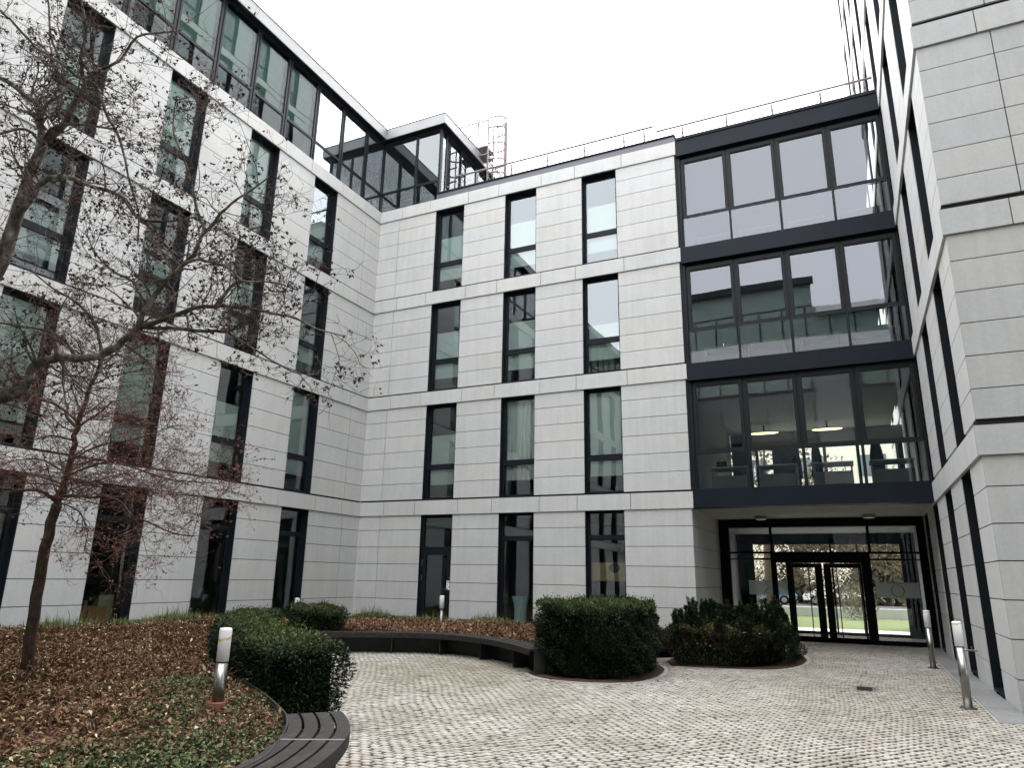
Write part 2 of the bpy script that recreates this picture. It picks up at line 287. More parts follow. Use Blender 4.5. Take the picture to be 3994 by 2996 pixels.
# ---------------------------------------------------------------- building kit
XL, YC, XR, YR, XB = -14.14, 18.40, 1.75, 11.75, -3.67
def zb(k): return .41 + 3.43*k
COURSE = [0.0, .50, 1.0, 1.51, 2.01, 2.52]
def tone(base=.50):
    t = base*random.uniform(.972, 1.022); w = random.uniform(-.006, .006); return (t+w, t, t-.006-w)
def splits(u0, u1, opens, cuts):
    xs = []; cur = u0
    for a, b in sorted(opens):
        if a > cur: xs.append((cur, min(a, u1)))
        cur = max(cur, b)
    if cur < u1: xs.append((cur, u1))
    out = []
    for a, b in xs:
        cs = [a] + sorted(c for c in cuts if a+.05 < c < b-.05) + [b]; out += list(zip(cs[:-1], cs[1:]))
    return [(a, b) for a, b in out if b-a > .02]
G = .0075
def facade(parent, origin, rz, u0, u1, opens, nfl, cuts=(), bcuts=(), base=.50, z_low=-.1, band_u=None, top_extra=True, k0=0, ztrim=None, lift=.004):
    wall = MB(); back = MB(); band = MB()
    for k in range(k0, nfl):
        top = zb(k+1)-.47 if ztrim is None or k < nfl-1 else ztrim
        zs = [z_low] + [zb(0)] if k == 0 else [zb(k)+lift]
        zs += [zb(k)+c for c in COURSE[1:] if zb(k)+c < top-.05] + [top]
        for a, b in splits(u0, u1, opens, cuts):
            for z0, z1 in zip(zs[:-1], zs[1:]):
                wall.box(a+(G if a > u0+.01 and not any(abs(a-o[1]) < .01 for o in opens) else 0), b-(G if b < u1-.01 and not any(abs(b-o[0]) < .01 for o in opens) else 0), 0, .04, z0+G, z1-G, tone(base))
        for a, b in splits(u0, u1, opens, ()): back.box(a+.005, b-.005, .041, .30, zs[0]+(.011 if k else 0), top)
        if ztrim is None or k < nfl-1:
            bu = band_u or (u0, u1)
            for a, b in splits(bu[0], bu[1], [], bcuts): band.box(a+(G if a > bu[0] else 0), b-(G if b < bu[1] else 0), -.04, .04, top, top+.425, tone(base*1.01))
            back.box(u0+.005, u1-.005, .041, .30, top, top+.47+lift+.01)
    build_multi('wall', [(wall, STONE), (band, STONE), (back, GAP)], parent, origin, rz)
_wm = {}
def win_meshes(w, h, transom, fr=.045, gmat=None, key=''):
    """local: x 0..w, z 0..h, outward is -y"""
    kk = (round(w, 2), round(h, 2), tuple(transom), key)
    if kk in _wm: return _wm[kk]
    m = MB(); t = .02
    m.box(-.004, t, .012, .30, 0, h); m.box(w-t, w+.004, .012, .30, 0, h); m.box(t, w-t, .012, .30, h-t, h+.002); m.box(t, w-t, .012, .30, -.002, t)
    y0, y1 = .185, .25
    m.box(t, t+fr, y0, y1, t, h-t); m.box(w-t-fr, w-t, y0, y1, t, h-t); m.box(t+fr, w-t-fr, y0, y1, h-t-fr, h-t); m.box(t+fr, w-t-fr, y0, y1, t, t+fr)
    z0, z1 = transom; m.box(t+fr, w-t-fr, y0-.003, y1, z0, z1)
    # raised sash rim of the large light
    a, b = t+fr, w-t-fr
    lo, hi = (z1, h-t-fr) if z0 < h/2 else (t+fr, z0)
    r = .018
    m.box(a, a+r, y0+.012, y1-.01, lo, hi); m.box(b-r, b, y0+.012, y1-.01, lo, hi); m.box(a+r, b-r, y0+.012, y1-.01, hi-r, hi); m.box(a+r, b-r, y0+.012, y1-.01, lo, lo+r)
    g = MB(); g.quad((t+fr, .215, t+fr), (w-t-fr, .215, t+fr), (w-t-fr, .215, h-t-fr), (t+fr, .215, h-t-fr))
    _wm[kk] = (m.mesh('window', DARKM), g.mesh('pane', gmat or GLASS)); return _wm[kk]
_bm = {}
def blind_mesh(kind, w):
    k = (kind, round(w, 2))
    if k in _bm: return _bm[k]
    m = MB()
    if kind == 'glare': m.quad((.08, .32, .46), (w-.08, .32, .46), (w-.08, .32, 2.02), (.08, .32, 2.02)); mt = SHEER; nm = 'glare_blind'
    elif kind == 'glare_low': m.quad((.08, .32, .46), (w-.08, .32, .46), (w-.08, .32, 1.55), (.08, .32, 1.55)); mt = SHEER; nm = 'glare_blind'
    elif kind == 'roller': m.quad((.08, .30, .50), (w-.08, .30, .50), (w-.08, .30, 2.9), (.08, .30, 2.9)); mt = SHEER; nm = 'roller_blind'
    else:
        n = 28; xs = [.08+(w-.16)*i/n for i in range(n+1)]; ys = [.34+.03*math.sin(i*1.3)+.015*math.sin(i*2.9+1) for i in range(n+1)]
        for i in range(n): m.quad((xs[i], ys[i], .5), (xs[i+1], ys[i+1], .5), (xs[i+1], ys[i+1], 2.9), (xs[i], ys[i], 2.9))
        mt = CURTAIN; nm = 'curtain'
    _bm[k] = (nm, m.mesh(nm, mt)); return _bm[k]
def put_window(parent, origin, rz, u, z, w, h, transom, blind=None, gmat=None, key=''):
    wm, gm = win_meshes(w, h, transom, gmat=gmat, key=key)
    c, s = math.cos(rz), math.sin(rz); loc = (origin[0]+u*c, origin[1]+u*s, origin[2]+z)
    o = link('window', wm, parent, loc, rz); link('pane', gm, o)
    if blind: nm, bm = blind_mesh(blind, w); link(nm, bm, o)
    return o
def interior(parent, origin, rz, u0, u1, nfl, depth=5.5, part=5.26, pofs=0, k0=0):
    wl = MB(); fl = MB(); ce = MB()
    for k in range(k0, nfl):
        z0 = zb(k)-.04 if k else .2; z1 = zb(k+1)-.45
        wl.box(u0, u1, depth, depth+.1, z0, z1)
        u = u0+pofs
        while u < u1: wl.box(max(u, u0), min(u+.1, u1), .35, depth, z0, z1); u += part
        fl.box(u0, u1, .32, depth, z0-.06, z0); ce.box(u0, u1, .32, depth, z1, z1+.3)
    wl.build('interior_wall', INTER, parent, loc=origin, rz=rz); fl.build('interior_floor', CARPET, parent, loc=origin, rz=rz); ce.build('interior_ceiling', CEIL, parent, loc=origin, rz=rz)
W_, WH = 1.11, 2.96

# ---------------------------------------------------------------- west wing
left = empty('office_building', (XL, 8, 0))
tag(left, 'pale stone office wing filling the left side, with a glazed top floor', 'building', 'office buildings around the courtyard')
def wparent(root):
    # keep children coordinates in world space: parent inverse = inverse of the root's location
    root_inv = Matrix.Translation(root.location).inverted()
    def f():
        for o in list(root.children): o.matrix_parent_inverse = root_inv
    return f
LO = (XL, 0, 0); LR = math.pi/2
lop = [(9.67-2.635*i, 9.67-2.635*i+W_) for i in range(9, -1, -1)] + [(12.30, 12.30+W_), (14.95, 14.95+W_)]
lcuts = [17.58]; lb = [17.45]
for a, b in lop: lb += [a-.22, b+.18]
facade(left, LO, LR, -15.5, YC-.001, lop, 4, cuts=lcuts, bcuts=lb, base=.455, band_u=(-15.5, YC-.051))
blk = {0: [None]*12, 1: ['glare']*12, 2: ['glare']*12, 3: ['glare']*12}
for k in range(4):
    for i, (a, b) in enumerate(lop):
        if k == 0: put_window(left, LO, LR, a, .2, b-a, 3.17, (2.41, 2.53))
        else:
            bl = random.choice(['glare', 'glare', 'glare', 'roller', 'glare_low'])
            if (k, i) == (1, 9): bl = 'roller'
            put_window(left, LO, LR, a, zb(k), b-a, 2.96, (.92, 1.07), bl)
interior(left, LO, LR, -15.5, YC, 4, pofs=.9)
# penthouse of the west wing and its corner box over the middle wing
m = MB(); g = MB(); fm = MB()
gx = XL-.25; gy = YC+.25; px1 = -11.90
tops = [18.65-.0] + [17.59-1.311*i for i in range(25)]
for y in tops[1:]:
    for dy in (-.05, .05): m.box(gx-.09, gx+.03, y+dy-.028, y+dy+.028, 14.10, 17.06)
    m.box(gx-.05, gx+.01, y-.022, y+.022, 14.10, 17.06)
for a, b in zip(tops[1:], tops[:-1]): m.box(gx-.06, gx+.028, b+.078, a-.078, 14.97, 15.05) if b < a else m.box(gx-.06, gx+.028, a+.078, b-.078, 14.97, 15.05)
m.box(gx-.10, gx+.05, -15.4, gy-.06, 17.061, 17.13); m.box(gx-.10, gx+.05, -15.4, gy-.06, 14.05, 14.099)
m.box(gx-.10, gx+.035, gy-.055, gy+.06, 14.05, 17.13)     # inner corner post
for x in (-12.92-.0, ): m.box(x-.045, x+.045, gy-.03, gy+.07, 14.10, 17.06)
m.box(gx+.036, px1-.056, gy-.028, gy+.06, 14.97, 15.05)
m.box(gx+.04, px1-.056, gy-.05, gy+.09, 17.061, 17.13); m.box(gx+.04, px1-.056, gy-.05, gy+.09, 14.05, 14.099)
m.box(px1-.055, px1+.03, gy-.055, gy+.06, 14.05, 17.13)
for y in (19.0, 20.05, 21.2, 22.3): m.box(px1-.06, px1+.028, y-.03, y+.03, 14.10, 17.06)
m.box(px1-.07, px1+.034, gy+.061, 22.5, 17.061, 17.13); m.box(px1-.07, px1+.034, gy+.061, 22.5, 14.05, 14.099)
m.box(-18.6, px1-.08, 22.46, 22.54, 17.0, 17.12)
for x in (-13.2, -14.5, -15.8, -17.1): m.box(x-.04, x+.04, 22.46, 22.54, 14.1, 17.0)
m.build('mullion', DARKM, left)
ys = [t for t in tops]
for a, b in zip(ys[1:], ys[:-1]):
    q = MB(); q.quad((gx, a, 14.1), (gx, b, 14.1), (gx, b, 17.06), (gx, a, 17.06)); q.build('pane', GLASSR if a > 14.5 else GLASSG, left)
for a, b in ((gx, -12.92), (-12.92, px1)):
    q = MB(); q.quad((a, gy, 14.1), (b, gy, 14.1), (b, gy, 17.06), (a, gy, 17.06)); q.build('pane', GLASSG, left)
q = MB(); q.quad((px1, gy, 14.1), (px1, 22.5, 14.1), (px1, 22.5, 17.06), (px1, gy, 17.06)); q.build('pane', GLASSC, left)
q = MB(); q.quad((px1, 22.5, 14.1), (-18.6, 22.5, 14.1), (-18.6, 22.5, 17.06), (px1, 22.5, 17.06)); q.build('pane', GLASSC, left)
# roof slab: fascia, dark soffit
f = MB(); x0 = -22.0
f.box(x0, XL, -15.6, YC, 17.135, 17.53); f.box(x0, -11.64, YC+.001, 22.9, 17.135, 17.53); f.build('roof', FASCIA, left)
f = MB(); f.box(x0+.05, XL-.03, -15.5, YC-.03+.03, 17.131, 17.134); f.box(x0+.05, -11.67, YC+.03, 22.85, 17.131, 17.134); f.build('soffit', DARKM, left)
f = MB(); f.box(XL-.02, XL+.015, -15.6, YC-.016, 17.531, 17.56); f.box(XL-.02, -11.625, YC-.015, YC+.02, 17.531, 17.56); f.box(-11.66, -11.625, YC+.021, 22.9, 17.531, 17.56); f.build('roof_trim', COPING, left)
f = MB(); f.box(-22, XL-.35, -15.4, 22.5, 13.90, 14.08); f.build('interior_floor', CARPET, left)
f = MB(); f.box(-20.0, -19.9, -15.4, 16.0, 14.1, 17.1)
for y in (14.97, 9.7, 4.5): f.box(-19.9, gx-.35, y-.05, y+.05, 14.1, 17.1)
f.build('interior_wall', INTER, left)
f = MB(); f.box(-19.8, gx-.2, -15.4, 14.9, 17.08, 17.12); f.build('interior_ceiling', CEIL, left)
for j, (a, b) in enumerate(zip(ys[1:], ys[:-1])):
    if 9.0 < b < 15.2:
        q = MB(); q.quad((gx-.16, a+.1, 15.05 if j % 2 else 15.2), (gx-.16, b-.1, 15.05 if j % 2 else 15.2), (gx-.16, b-.1, 17.04), (gx-.16, a+.1, 17.04)); q.build('roller_blind', ROLLER, left)
f = MB(); f.box(-14.9, -14.75, 15.4, 15.75, 14.1, 15.3, (1,1,1)); f.box(-22, XL-.35, -15.5, -15.35, 0, 17.1); f.box(-22.1, -22, -15.5, 22.5, 0, 14.1); f.box(-22, XL, 23.0, 23.1, 0, 14.1); f.build('rear_wall', INTER, left)

# ---------------------------------------------------------------- middle wing
mid = empty('office_building', (-9, YC, 0))
tag(mid, 'four storey pale stone wing at the back, with three narrow windows per floor', 'building', 'office buildings around the courtyard')
CO = (0, YC, 0)
cop = [(-11.825, -10.715), (-9.19, -8.08), (-6.56, -5.45)]
cb = [-13.19, -12.05, -10.545, -9.41, -7.90, -6.77, -5.26]
facade(mid, CO, 0, XL+.002, XB, cop, 4, cuts=[-13.32], bcuts=cb, base=.50, band_u=(XL+.001, XB+.05))
cbl = {(1,0): 'glare', (1,1): 'curtain', (1,2): 'roller', (2,0): 'glare', (2,1): 'glare', (2,2): 'glare_low', (3,0): 'glare', (3,1): 'glare', (3,2): 'glare'}
for k in range(4):
    for i, (a, b) in enumerate(cop):
        if k == 0:
            if i > 0: put_window(mid, CO, 0, a, .2, b-a, 3.17, (2.41, 2.53))
        else: put_window(mid, CO, 0, a, zb(k), b-a, 2.96, (.92, 1.07), cbl[(k, i)])
interior(mid, CO, 0, XL-.2, XB-.35, 4, depth=5.5, part=2.635, pofs=1.1)
# glazed door with fanlight in the first ground floor opening
a, b = cop[0]; w = b-a; z0 = .2
dm = MB(); t = .02
dm.box(-.004, t, .012, .30, 0, 3.17); dm.box(w-t, w+.004, .012, .30, 0, 3.17); dm.box(t, w-t, .012, .30, 3.15, 3.172)
dm.box(t, t+.07, .10, .18, 0, 3.15); dm.box(w-t-.05, w-t, .10, .18, 0, 3.15); dm.box(t+.07, w-t-.05, .10, .18, 3.08, 3.15); dm.box(t+.07, w-t-.05, .097, .18, 2.12, 2.22)
fr = dm.build('door_frame', DARKM, mid, loc=(a, YC, z0))
q = MB(); q.quad((.09, .15, 2.22), (w-.07, .15, 2.22), (w-.07, .15, 3.08), (.09, .15, 3.08)); q.build('pane', GLASS, fr)
dl = MB(); x0, x1 = .09, w-.072
dl.box(x0, x0+.11, .09, .165, .02, 2.118); dl.box(x1-.11, x1, .09, .165, .02, 2.118); dl.box(x0+.11, x1-.11, .09, .165, 1.99, 2.118); dl.box(x0+.11, x1-.11, .09, .165, .02, .2)
dr = dl.build('door', DARKM, mid, loc=(a, YC, z0))
q = MB(); q.quad((x0+.11, .13, .2), (x1-.11, .13, .2), (x1-.11, .13, 1.99), (x0+.11, .13, 1.99)); q.build('pane', GLASS, dr)
q = MB(); q.tube([(x1-.05, .09, 1.03), (x1-.05, .05, 1.03), (x1-.17, .05, 1.03)], .011, 8); q.lathe([(.02, 1.0), (.02, 1.06)], x1-.05, .085, 10); q.build('handle', STEEL, dr)
for zz in (1.75, 1.95): pass
q = MB(); q.box(x0-.03, x0-.005, .075, .09, 1.25, 1.42); q.box(x0-.03, x0-.005, .075, .09, 1.68, 1.85); q.box(x1-.015, x1+.01, .075, .09, 1.30, 1.36); q.build('hinge', STEEL, dr)
# parapet coping
f = MB(); f.box(px1+.05, XB+.02, YC+.03, YC+.42, 14.10, 14.33); f.box(XL, px1+.05, YC+.06, YC+.18, 14.05, 14.09); f.build('parapet', COPING, mid)
f = MB(); f.box(px1+.05, XB+.05, YC-.01, YC+.46, 14.331, 14.37); f.build('coping', DARKM, mid)
f = MB(); f.box(XL, XB, YC+.46, 25.6, 14.0, 14.09); f.build('roof', COPING, mid)
f = MB(); f.box(XL, XB-.3, 25.5, 25.6, 0, 14.0); f.build('rear_wall', INTER, mid)
# stone side of the passage, facing the entrance
facade(mid, (XB, 0, 0), math.pi/2, YC+.041, 22.30, [], 1, cuts=[], bcuts=[], base=.47, ztrim=3.37)

# ---------------------------------------------------------------- east tower
right = empty('office_building', (XR, 15, 0))
tag(right, 'tall pale stone tower on the right, cut off by the edge of the photo', 'building', 'office buildings around the courtyard')
RO = (XR, 0, 0); RR = -math.pi/2
ry = [13.0+2.62*i for i in range(7)]
rop = [(-(y+1.10), -y) for y in ry]
rb = []
for a, b in rop: rb += [a-.2, b+.2]
NF = 11
facade(right, RO, RR, -31.6, -(YR+.041), rop, NF, cuts=[], bcuts=rb, base=.57, lift=.05)  # side face: same stone, paled in its colour to look better lit
for k in range(NF):
    for i, (a, b) in enumerate(rop):
        if k == 0: put_window(right, RO, RR, a, .02, b-a, 3.35, (2.59, 2.71))
        else: put_window(right, RO, RR, a, zb(k), b-a, 2.96, (.92, 1.07), 'roller' if random.random() < .3 else None)
FO = (0, YR, 0)
fop = [(4.9+2.62*i, 6.01+2.62*i) for i in range(2)]
facade(right, FO, 0, XR, 17.5, fop, NF, cuts=[2.79, 3.9], bcuts=[2.61, 4.7, 6.2], base=.37, band_u=(XR-.04, 17.5), lift=.05)  # front face: same stone, its shade put in as a darker base colour
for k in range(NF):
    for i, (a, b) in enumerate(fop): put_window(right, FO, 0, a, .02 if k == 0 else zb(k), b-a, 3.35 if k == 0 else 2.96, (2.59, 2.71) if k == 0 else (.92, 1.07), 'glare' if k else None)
f = MB(); f.box(XR+.4, 17.4, YR+.4, 31.5, zb(NF)-.1, zb(NF)+.3); f.build('roof', COPING, right)
f = MB(); f.box(XR+.1, 17.5, 31.61, 31.7, 0, zb(NF)); f.box(17.5, 17.6, YR, 31.7, 0, zb(NF)); f.box(4.5, 4.6, YR+.4, 31.5, 0, zb(NF)); f.box(5, 17.3, YR+5, YR+5.1, 0, zb(NF)); f.build('rear_wall', INTER, right)
f = MB()
for k in range(1, NF): f.box(XR+.35, 4.5, YR+.35, 31.5, zb(k)-.4, zb(k)-.06); f.box(4.6, 17.3, YR+.35, YR+5, zb(k)-.4, zb(k)-.06)
f.build('interior_floor', CARPET, right)

# ---------------------------------------------------------------- glazed bridge over the passage
br = empty('glazed_bridge', (-1, YC, 3.4))
tag(br, 'three storey glass bridge with dark metal beams spanning the passage between stone wing and tower', 'building')
x0, x1 = XB+.06, XR-.003
f = MB()
f.box(x0, x1, YC-.03, YC+.42, 3.38, 3.85); f.build('beam', BEAM, br)
for z0, z1 in ((6.75, 7.22), (10.17, 10.65), (13.60, 14.10)):
    f = MB(); f.box(x0, x1, YC-.03, YC+.42, z0, z1); f.build('beam', BEAM, br)
f = MB(); f.box(x0, x1, YC-.06, YC+.5, 14.101, 14.19); f.build('coping', DARKM, br)
f = MB(); f.box(XB+.003, XB+.058, YC+.05, YC+.4, 3.38, 14.1); f.build('end_panel', DARKM, br)
mods = [-3.53, -2.22, -.905, .405]
wm = MB(); W1 = 1.312
# one module: casement above, fixed light below; local origin at the module's left axis, YC plane
hx0, hx1 = .075, W1-.075
wm.box(0, W1, .16, .26, 2.87, 2.90+.03)                   # head
wm.box(-.001, .035, .13, .24, 0, 2.87); wm.box(W1-.035, W1+.0005, .131, .24, 0, 2.87)
for (a, b, c, d) in ((.036, .09, .93, 2.87), (W1-.09, W1-.036, .93, 2.87)): wm.box(a, b, .10, .20, c, d)
wm.box(.09, W1-.09, .10, .20, .93, 1.02); wm.box(.09, W1-.09, .10, .20, 2.76, 2.87)
for (a, b, c, d) in ((.09, .115, 1.02, 2.76), (W1-.115, W1-.09, 1.02, 2.76)): wm.box(a, b, .115, .19, c, d)
wm.box(.115, W1-.115, .115, .19, 1.02, 1.045); wm.box(.115, W1-.115, .115, .19, 2.735, 2.76)
wmesh = wm.mesh('window', FRAME2)
g1 = MB(); g1.quad((.115, .15, 1.045), (W1-.115, .15, 1.045), (W1-.115, .15, 2.735), (.115, .15, 2.735)); g1m = g1.mesh('pane', GLASSB)
g2 = MB(); g2.quad((.03, .085, .02), (W1-.03, .085, .02), (W1-.03, .085, .925), (.03, .085, .925)); g2m = g2.mesh('pane', GLASSB)
lm = MB(); lm.box(-.022, .022, .07, .12, 0, .93); lm.box(-.03, .03, .055, .07, .0, .05); lmm = lm.mesh('mullion', FRAME2)
for k in range(3):
    for i, x in enumerate(mods):
        zz = 3.85+3.43*k - (.05 if k else 0) + (.02 if k == 2 else 0)
        zz = (3.85, 7.22, 10.65)[k]
        o = link('window', wmesh, br, (x, YC, zz)); link('pane', g1m, o); link('pane', g2m, o); link('mullion', lmm, o)
    f = MB(); f.box(XB+.059, mods[0]-.002, YC+.07, YC+.24, zz, zz+2.93); f.build('end_panel', DARKM, br); f = MB(); f.box(mods[3]+W1+.002, XR-.004, YC+.07, YC+.24, zz, zz+2.93); f.build('end_panel', DARKM, br)
fl = MB(); ce = MB(); rw = MB()
fl.box(x0, x1-.3, YC+.43, 25.5, 3.40, 3.80); fl.box(x0, x1-.3, YC+.43, 25.5, 6.9, 7.18); fl.box(x0, x1-.3, YC+.43, 25.5, 10.3, 10.6); fl.build('interior_floor', CARPET, br)
ce.box(x0, x1-.3, YC+.43, 25.5, 6.55, 6.89); ce.box(x0, x1-.3, YC+.43, 25.5, 10.0, 10.29); ce.box(x0, x1-.3, YC+.43, 25.5, 13.4, 14.05); ce.build('interior_ceiling', CEIL, br)
rw.box(x0, x1, 25.42, 25.52, 7.18, 10.0); rw.box(x0, x1, 25.42, 25.52, 10.6, 13.4); rw.box(x0, x1, 25.42, 25.52, 6.1, 6.55); rw.box(x0, x1, 25.42, 25.52, 3.4, 4.3)
rw.box(x0-.05, x0-.001, YC+.43, 25.4, 3.8, 13.4); rw.build('interior_wall', INTER, br)
f = MB()
for x in (-3.5, -2.75, -2.2, -.9, -.6, .4, 1.0, 1.6): f.box(x-.05, x+.05, 25.40, 25.50, 4.3, 6.1)
f.box(-3.55, -2.9, 25.2, 25.35, 3.8, 6.5); f.box(-1.9, -1.2, 22.0, 22.1, 3.8, 5.4)
f.build('rear_mullion', DARKM, br)
f = MB(); f.box(XB+.001, XR-.004, YC+.421, 22.9, 3.375, 3.399); f.build('soffit', SOFFIT, br)

# ---------------------------------------------------------------- railing on the roofs
def railing(x0, x1, xs, zt, y, label):
    r = empty('roof_railing', ((x0+x1)/2, y, zt-1)); tag(r, label, 'railing')
    f = MB(); f.tube([(x0, y, zt), (x1, y, zt)], .034, 8); rr = f.build('handrail', GALV, r)
    f = MB()
    for dz in (.28, .55): f.tube([(x0, y, zt-dz), (x1, y, zt-dz)], .004, 5)
    f.build('wire', GALV, r)
    for x in xs:
        f = MB(); f.box(x-.034, x+.034, y-.016, y+.016, zt-.95, zt-.07); f.box(x-.028, x+.028, y-.016, y+.016, zt-.30, zt-.26); f.box(x-.008, x+.008, y-.008, y+.008, zt-.07, zt); f.build('post', GALV, r)
    for o in r.children: o.matrix_parent_inverse = Matrix.Translation(r.location).inverted()
railing(-11.55, -4.38, [-10.58, -9.27, -7.96, -6.64, -5.33, -4.68], 15.24, 19.0, 'thin metal railing along the roof of the middle stone wing')
railing(-4.30, 1.70, [-3.49, -2.19, -.91, .38, 1.50], 15.03, 19.0, 'thin metal railing on top of the glass bridge, slightly lower than its neighbour')
# ladder with safety cage beside the penthouse
ld = empty('roof_ladder', (-11.1, 21.2, 14.1)); tag(ld, 'galvanised roof ladder with round safety cage rising beside the glazed penthouse corner', 'ladder')
f = MB(); lx = -11.28
for y in (21.0, 21.45): f.tube([(lx, y, 14.1), (lx, y, 18.85)], .036, 6)
f.build('stringer', GALV, ld)
f = MB()
for i in range(16): f.tube([(lx, 21.0, 14.4+.28*i), (lx, 21.45, 14.4+.28*i)], .012, 6)
f.build('rung', GALV, ld)
f = MB()
def hoop(z): return [(lx + .05 + (.62*math.sin(math.pi*t/10)**.7 if 0 < t < 10 else 0), 21.225-.34*math.cos(math.pi*t/10)*1.0, z) for t in range(11)]
for z in (16.4, 17.0, 17.7, 18.4, 18.85): f.tube(hoop(z), .032, 6)
for t in (2, 4, 5, 6, 8): p = hoop(0)[t]; f.tube([(p[0], p[1], 16.35), (p[0], p[1], 18.87)], .028, 6)
f.build('safety_cage', GALV, ld)
f = MB(); f.tube([(lx, 21.0, 18.86), (-12.6, 21.0, 18.86)], .034, 6); f.tube([(lx, 21.0, 18.3), (-12.6, 21.0, 18.3)], .02, 6); f.tube([(-12.6, 21.0, 17.55), (-12.6, 21.0, 18.86)], .034, 6); f.tube([(lx-.45, 21.0, 17.55), (lx-.45, 21.0, 18.86)], .034, 6)
f.tube([(-12.6, 21.0, 18.8), (lx-.45, 21.0, 17.7)], .026, 6); f.tube([(-12.6, 21.0, 17.7), (lx-.45, 21.0, 18.8)], .026, 6); f.tube([(lx-.45, 21.0, 18.8), (lx, 21.0, 18.0)], .026, 6)
f.box(lx-.5, lx-.02, 20.9, 21.6, 17.62, 17.68); f.box(lx-.5, lx-.02, 20.95, 21.5, 17.30, 17.34)
f.build('guard_rail', GALV, ld)
for o in ld.children: o.matrix_parent_inverse = Matrix.Translation(ld.location).inverted()
wparent(left)(); wparent(mid)(); wparent(right)(); wparent(br)()

# ---------------------------------------------------------------- entrance front
en = empty('entrance_front', (-.9, 22.3, 0)); tag(en, 'dark framed glazed entrance wall with double doors at the end of the passage', 'entrance')
YE = 22.30
f = MB(); BLK = mat('black_frame', (.003, .003, .004), .5, 0, .08)
f.box(XB+.005, -3.38, YE-.05, YE+.09, 0, 3.37); f.box(1.55, XR-.005, YE-.05, YE+.09, 0, 3.37); f.box(-3.379, 1.549, YE-.05, YE+.09, 3.13, 3.37); f.box(-3.379, 1.549, YE-.04, YE+.07, .001, .12)
for x in (-2.20, .36): f.box(x-.035, x+.035, YE-.045, YE+.06, 2.38, 3.129)
for a, b in ((-2.25, -2.10), (-1.84, -1.705), (.11, .35)): f.box(a, b, YE-.045, YE+.06, .121, 2.37)
f.box(-3.379, 1.549, YE-.047, YE+.062, 2.371, 2.43); f.box(-2.099, .109, YE-.044, YE+.058, 2.12, 2.370)
f.box(-3.378, -2.251, YE-.03, YE+.03, 2.20, 2.235); f.box(.351, 1.548, YE-.03, YE+.03, 2.20, 2.235)
f.build('frame', BLK, en)
for a, b, z0, z1 in ((-3.38, -2.235, 2.43, 3.13), (-2.165, .325, 2.43, 3.13), (.395, 1.55, 2.43, 3.13), (-3.38, -2.25, .12, 2.37), (-2.10, -1.84, .12, 2.12), (.35, 1.55, .12, 2.37)):
    q = MB(); q.quad((a, YE, z0), (b, YE, z0), (b, YE, z1), (a, YE, z1)); q.build('pane', GLASSC, en)
for a, b, hx in ((-1.70, -.90, -1.25), (-.86, .105, -.52)):
    q = MB(); s1 = .0 if a < -1 else .15; s2 = .16 if a < -1 else .02
    q.box(a, a+.04+s1, YE-.04, YE+.04, .02, 2.11); q.box(b-.03-s2, b, YE-.04, YE+.04, .02, 2.11); q.box(a+.04+s1, b-.03-s2, YE-.04, YE+.04, 1.99, 2.11); q.box(a+.04+s1, b-.03-s2, YE-.04, YE+.04, .02, .14)
    d = q.build('door', BLK, en)
    g = MB(); g.quad((a+.04+s1, YE, .14), (b-.03-s2, YE, .14), (b-.03-s2, YE, 1.99), (a+.04+s1, YE, 1.99)); g.build('pane', GLASSC, d)
    g = MB(); g.tube([(hx, YE-.10, .12), (hx, YE-.10, 2.02)], .014, 8); g.tube([(hx, YE-.10, .3), (hx, YE, .3)], .01, 6); g.tube([(hx, YE-.10, 1.8), (hx, YE, 1.8)], .01, 6); g.build('handle', DARKM, d)
for a, b in ((-2.9, -2.252), (-2.098, -1.842), (.41, 1.45)):
    q = MB(); q.quad((a, YE-.006, 1.22), (b, YE-.006, 1.22), (b, YE-.006, 1.62), (a, YE-.006, 1.62)); q.build('frosted_band', FILM, en)
q = MB(); ring = [(.93+.15*math.cos(t), YE-.012, 1.40+.15*math.sin(t)) for t in [R(120)+2*math.pi*i/26*.93 for i in range(27)]]; q.tube(ring, [.006+.004*abs(math.sin(i*.25)) for i in range(27)], 5); q.tube([(.72, YE-.012, 1.595), (1.1, YE-.012, 1.595)], .005, 5); q.build('ring_mark', BLK, en)
q = MB(); q.tube([(-2.50, YE-.012, 1.50), (-2.44, YE-.012, 1.53), (-2.37, YE-.012, 1.48), (-2.38, YE-.012, 1.40), (-2.46, YE-.012, 1.32), (-2.50, YE-.012, 1.27), (-2.36, YE-.012, 1.27)], .007, 5); q.tube([(-2.52, YE-.012, 1.595), (-2.3, YE-.012, 1.595)], .005, 5)
q.build('curved_mark', BLK, en)
# lobby
lo = MB(); lo.box(XB-.3, XR+.3, YE+.1, 25.5, .002, .012); FLOORM = mat('polished_floor', (.34, .33, .31), .10); lo.build('lobby_floor', FLOORM, en)
lo = MB(); lo.box(XB-.02, XB+.06, YE+.1, 25.5, 0, 3.3); lo.box(XR-.08, XR+.02, YE+.1, 25.5, 0, 3.3); lo.box(XB, XR, YE+.1, 25.5, 3.12, 3.3); lo.build('lobby_wall', mat('lobby_wall', (.20, .20, .20), .7), en)
lo = MB()
for a, b in ((XB+.06, -3.1), (1.25, XR-.08)): lo.box(a, b, 25.4, 25.5, 0, 3.12)
for x in (-2.45, -.72, .05): lo.box(x-.03, x+.03, 25.4, 25.46, 0, 3.12)
lo.box(-3.099, 1.249, 25.4, 25.46, 2.28, 2.34); lo.box(-3.099, 1.249, 25.4, 25.46, 2.78, 3.12); lo.box(-3.099, 1.249, 25.4, 25.46, 0, .1); pass
lo.build('lobby_frame', BLK, en)
for o in en.children: o.matrix_parent_inverse = Matrix.Translation(en.location).inverted()
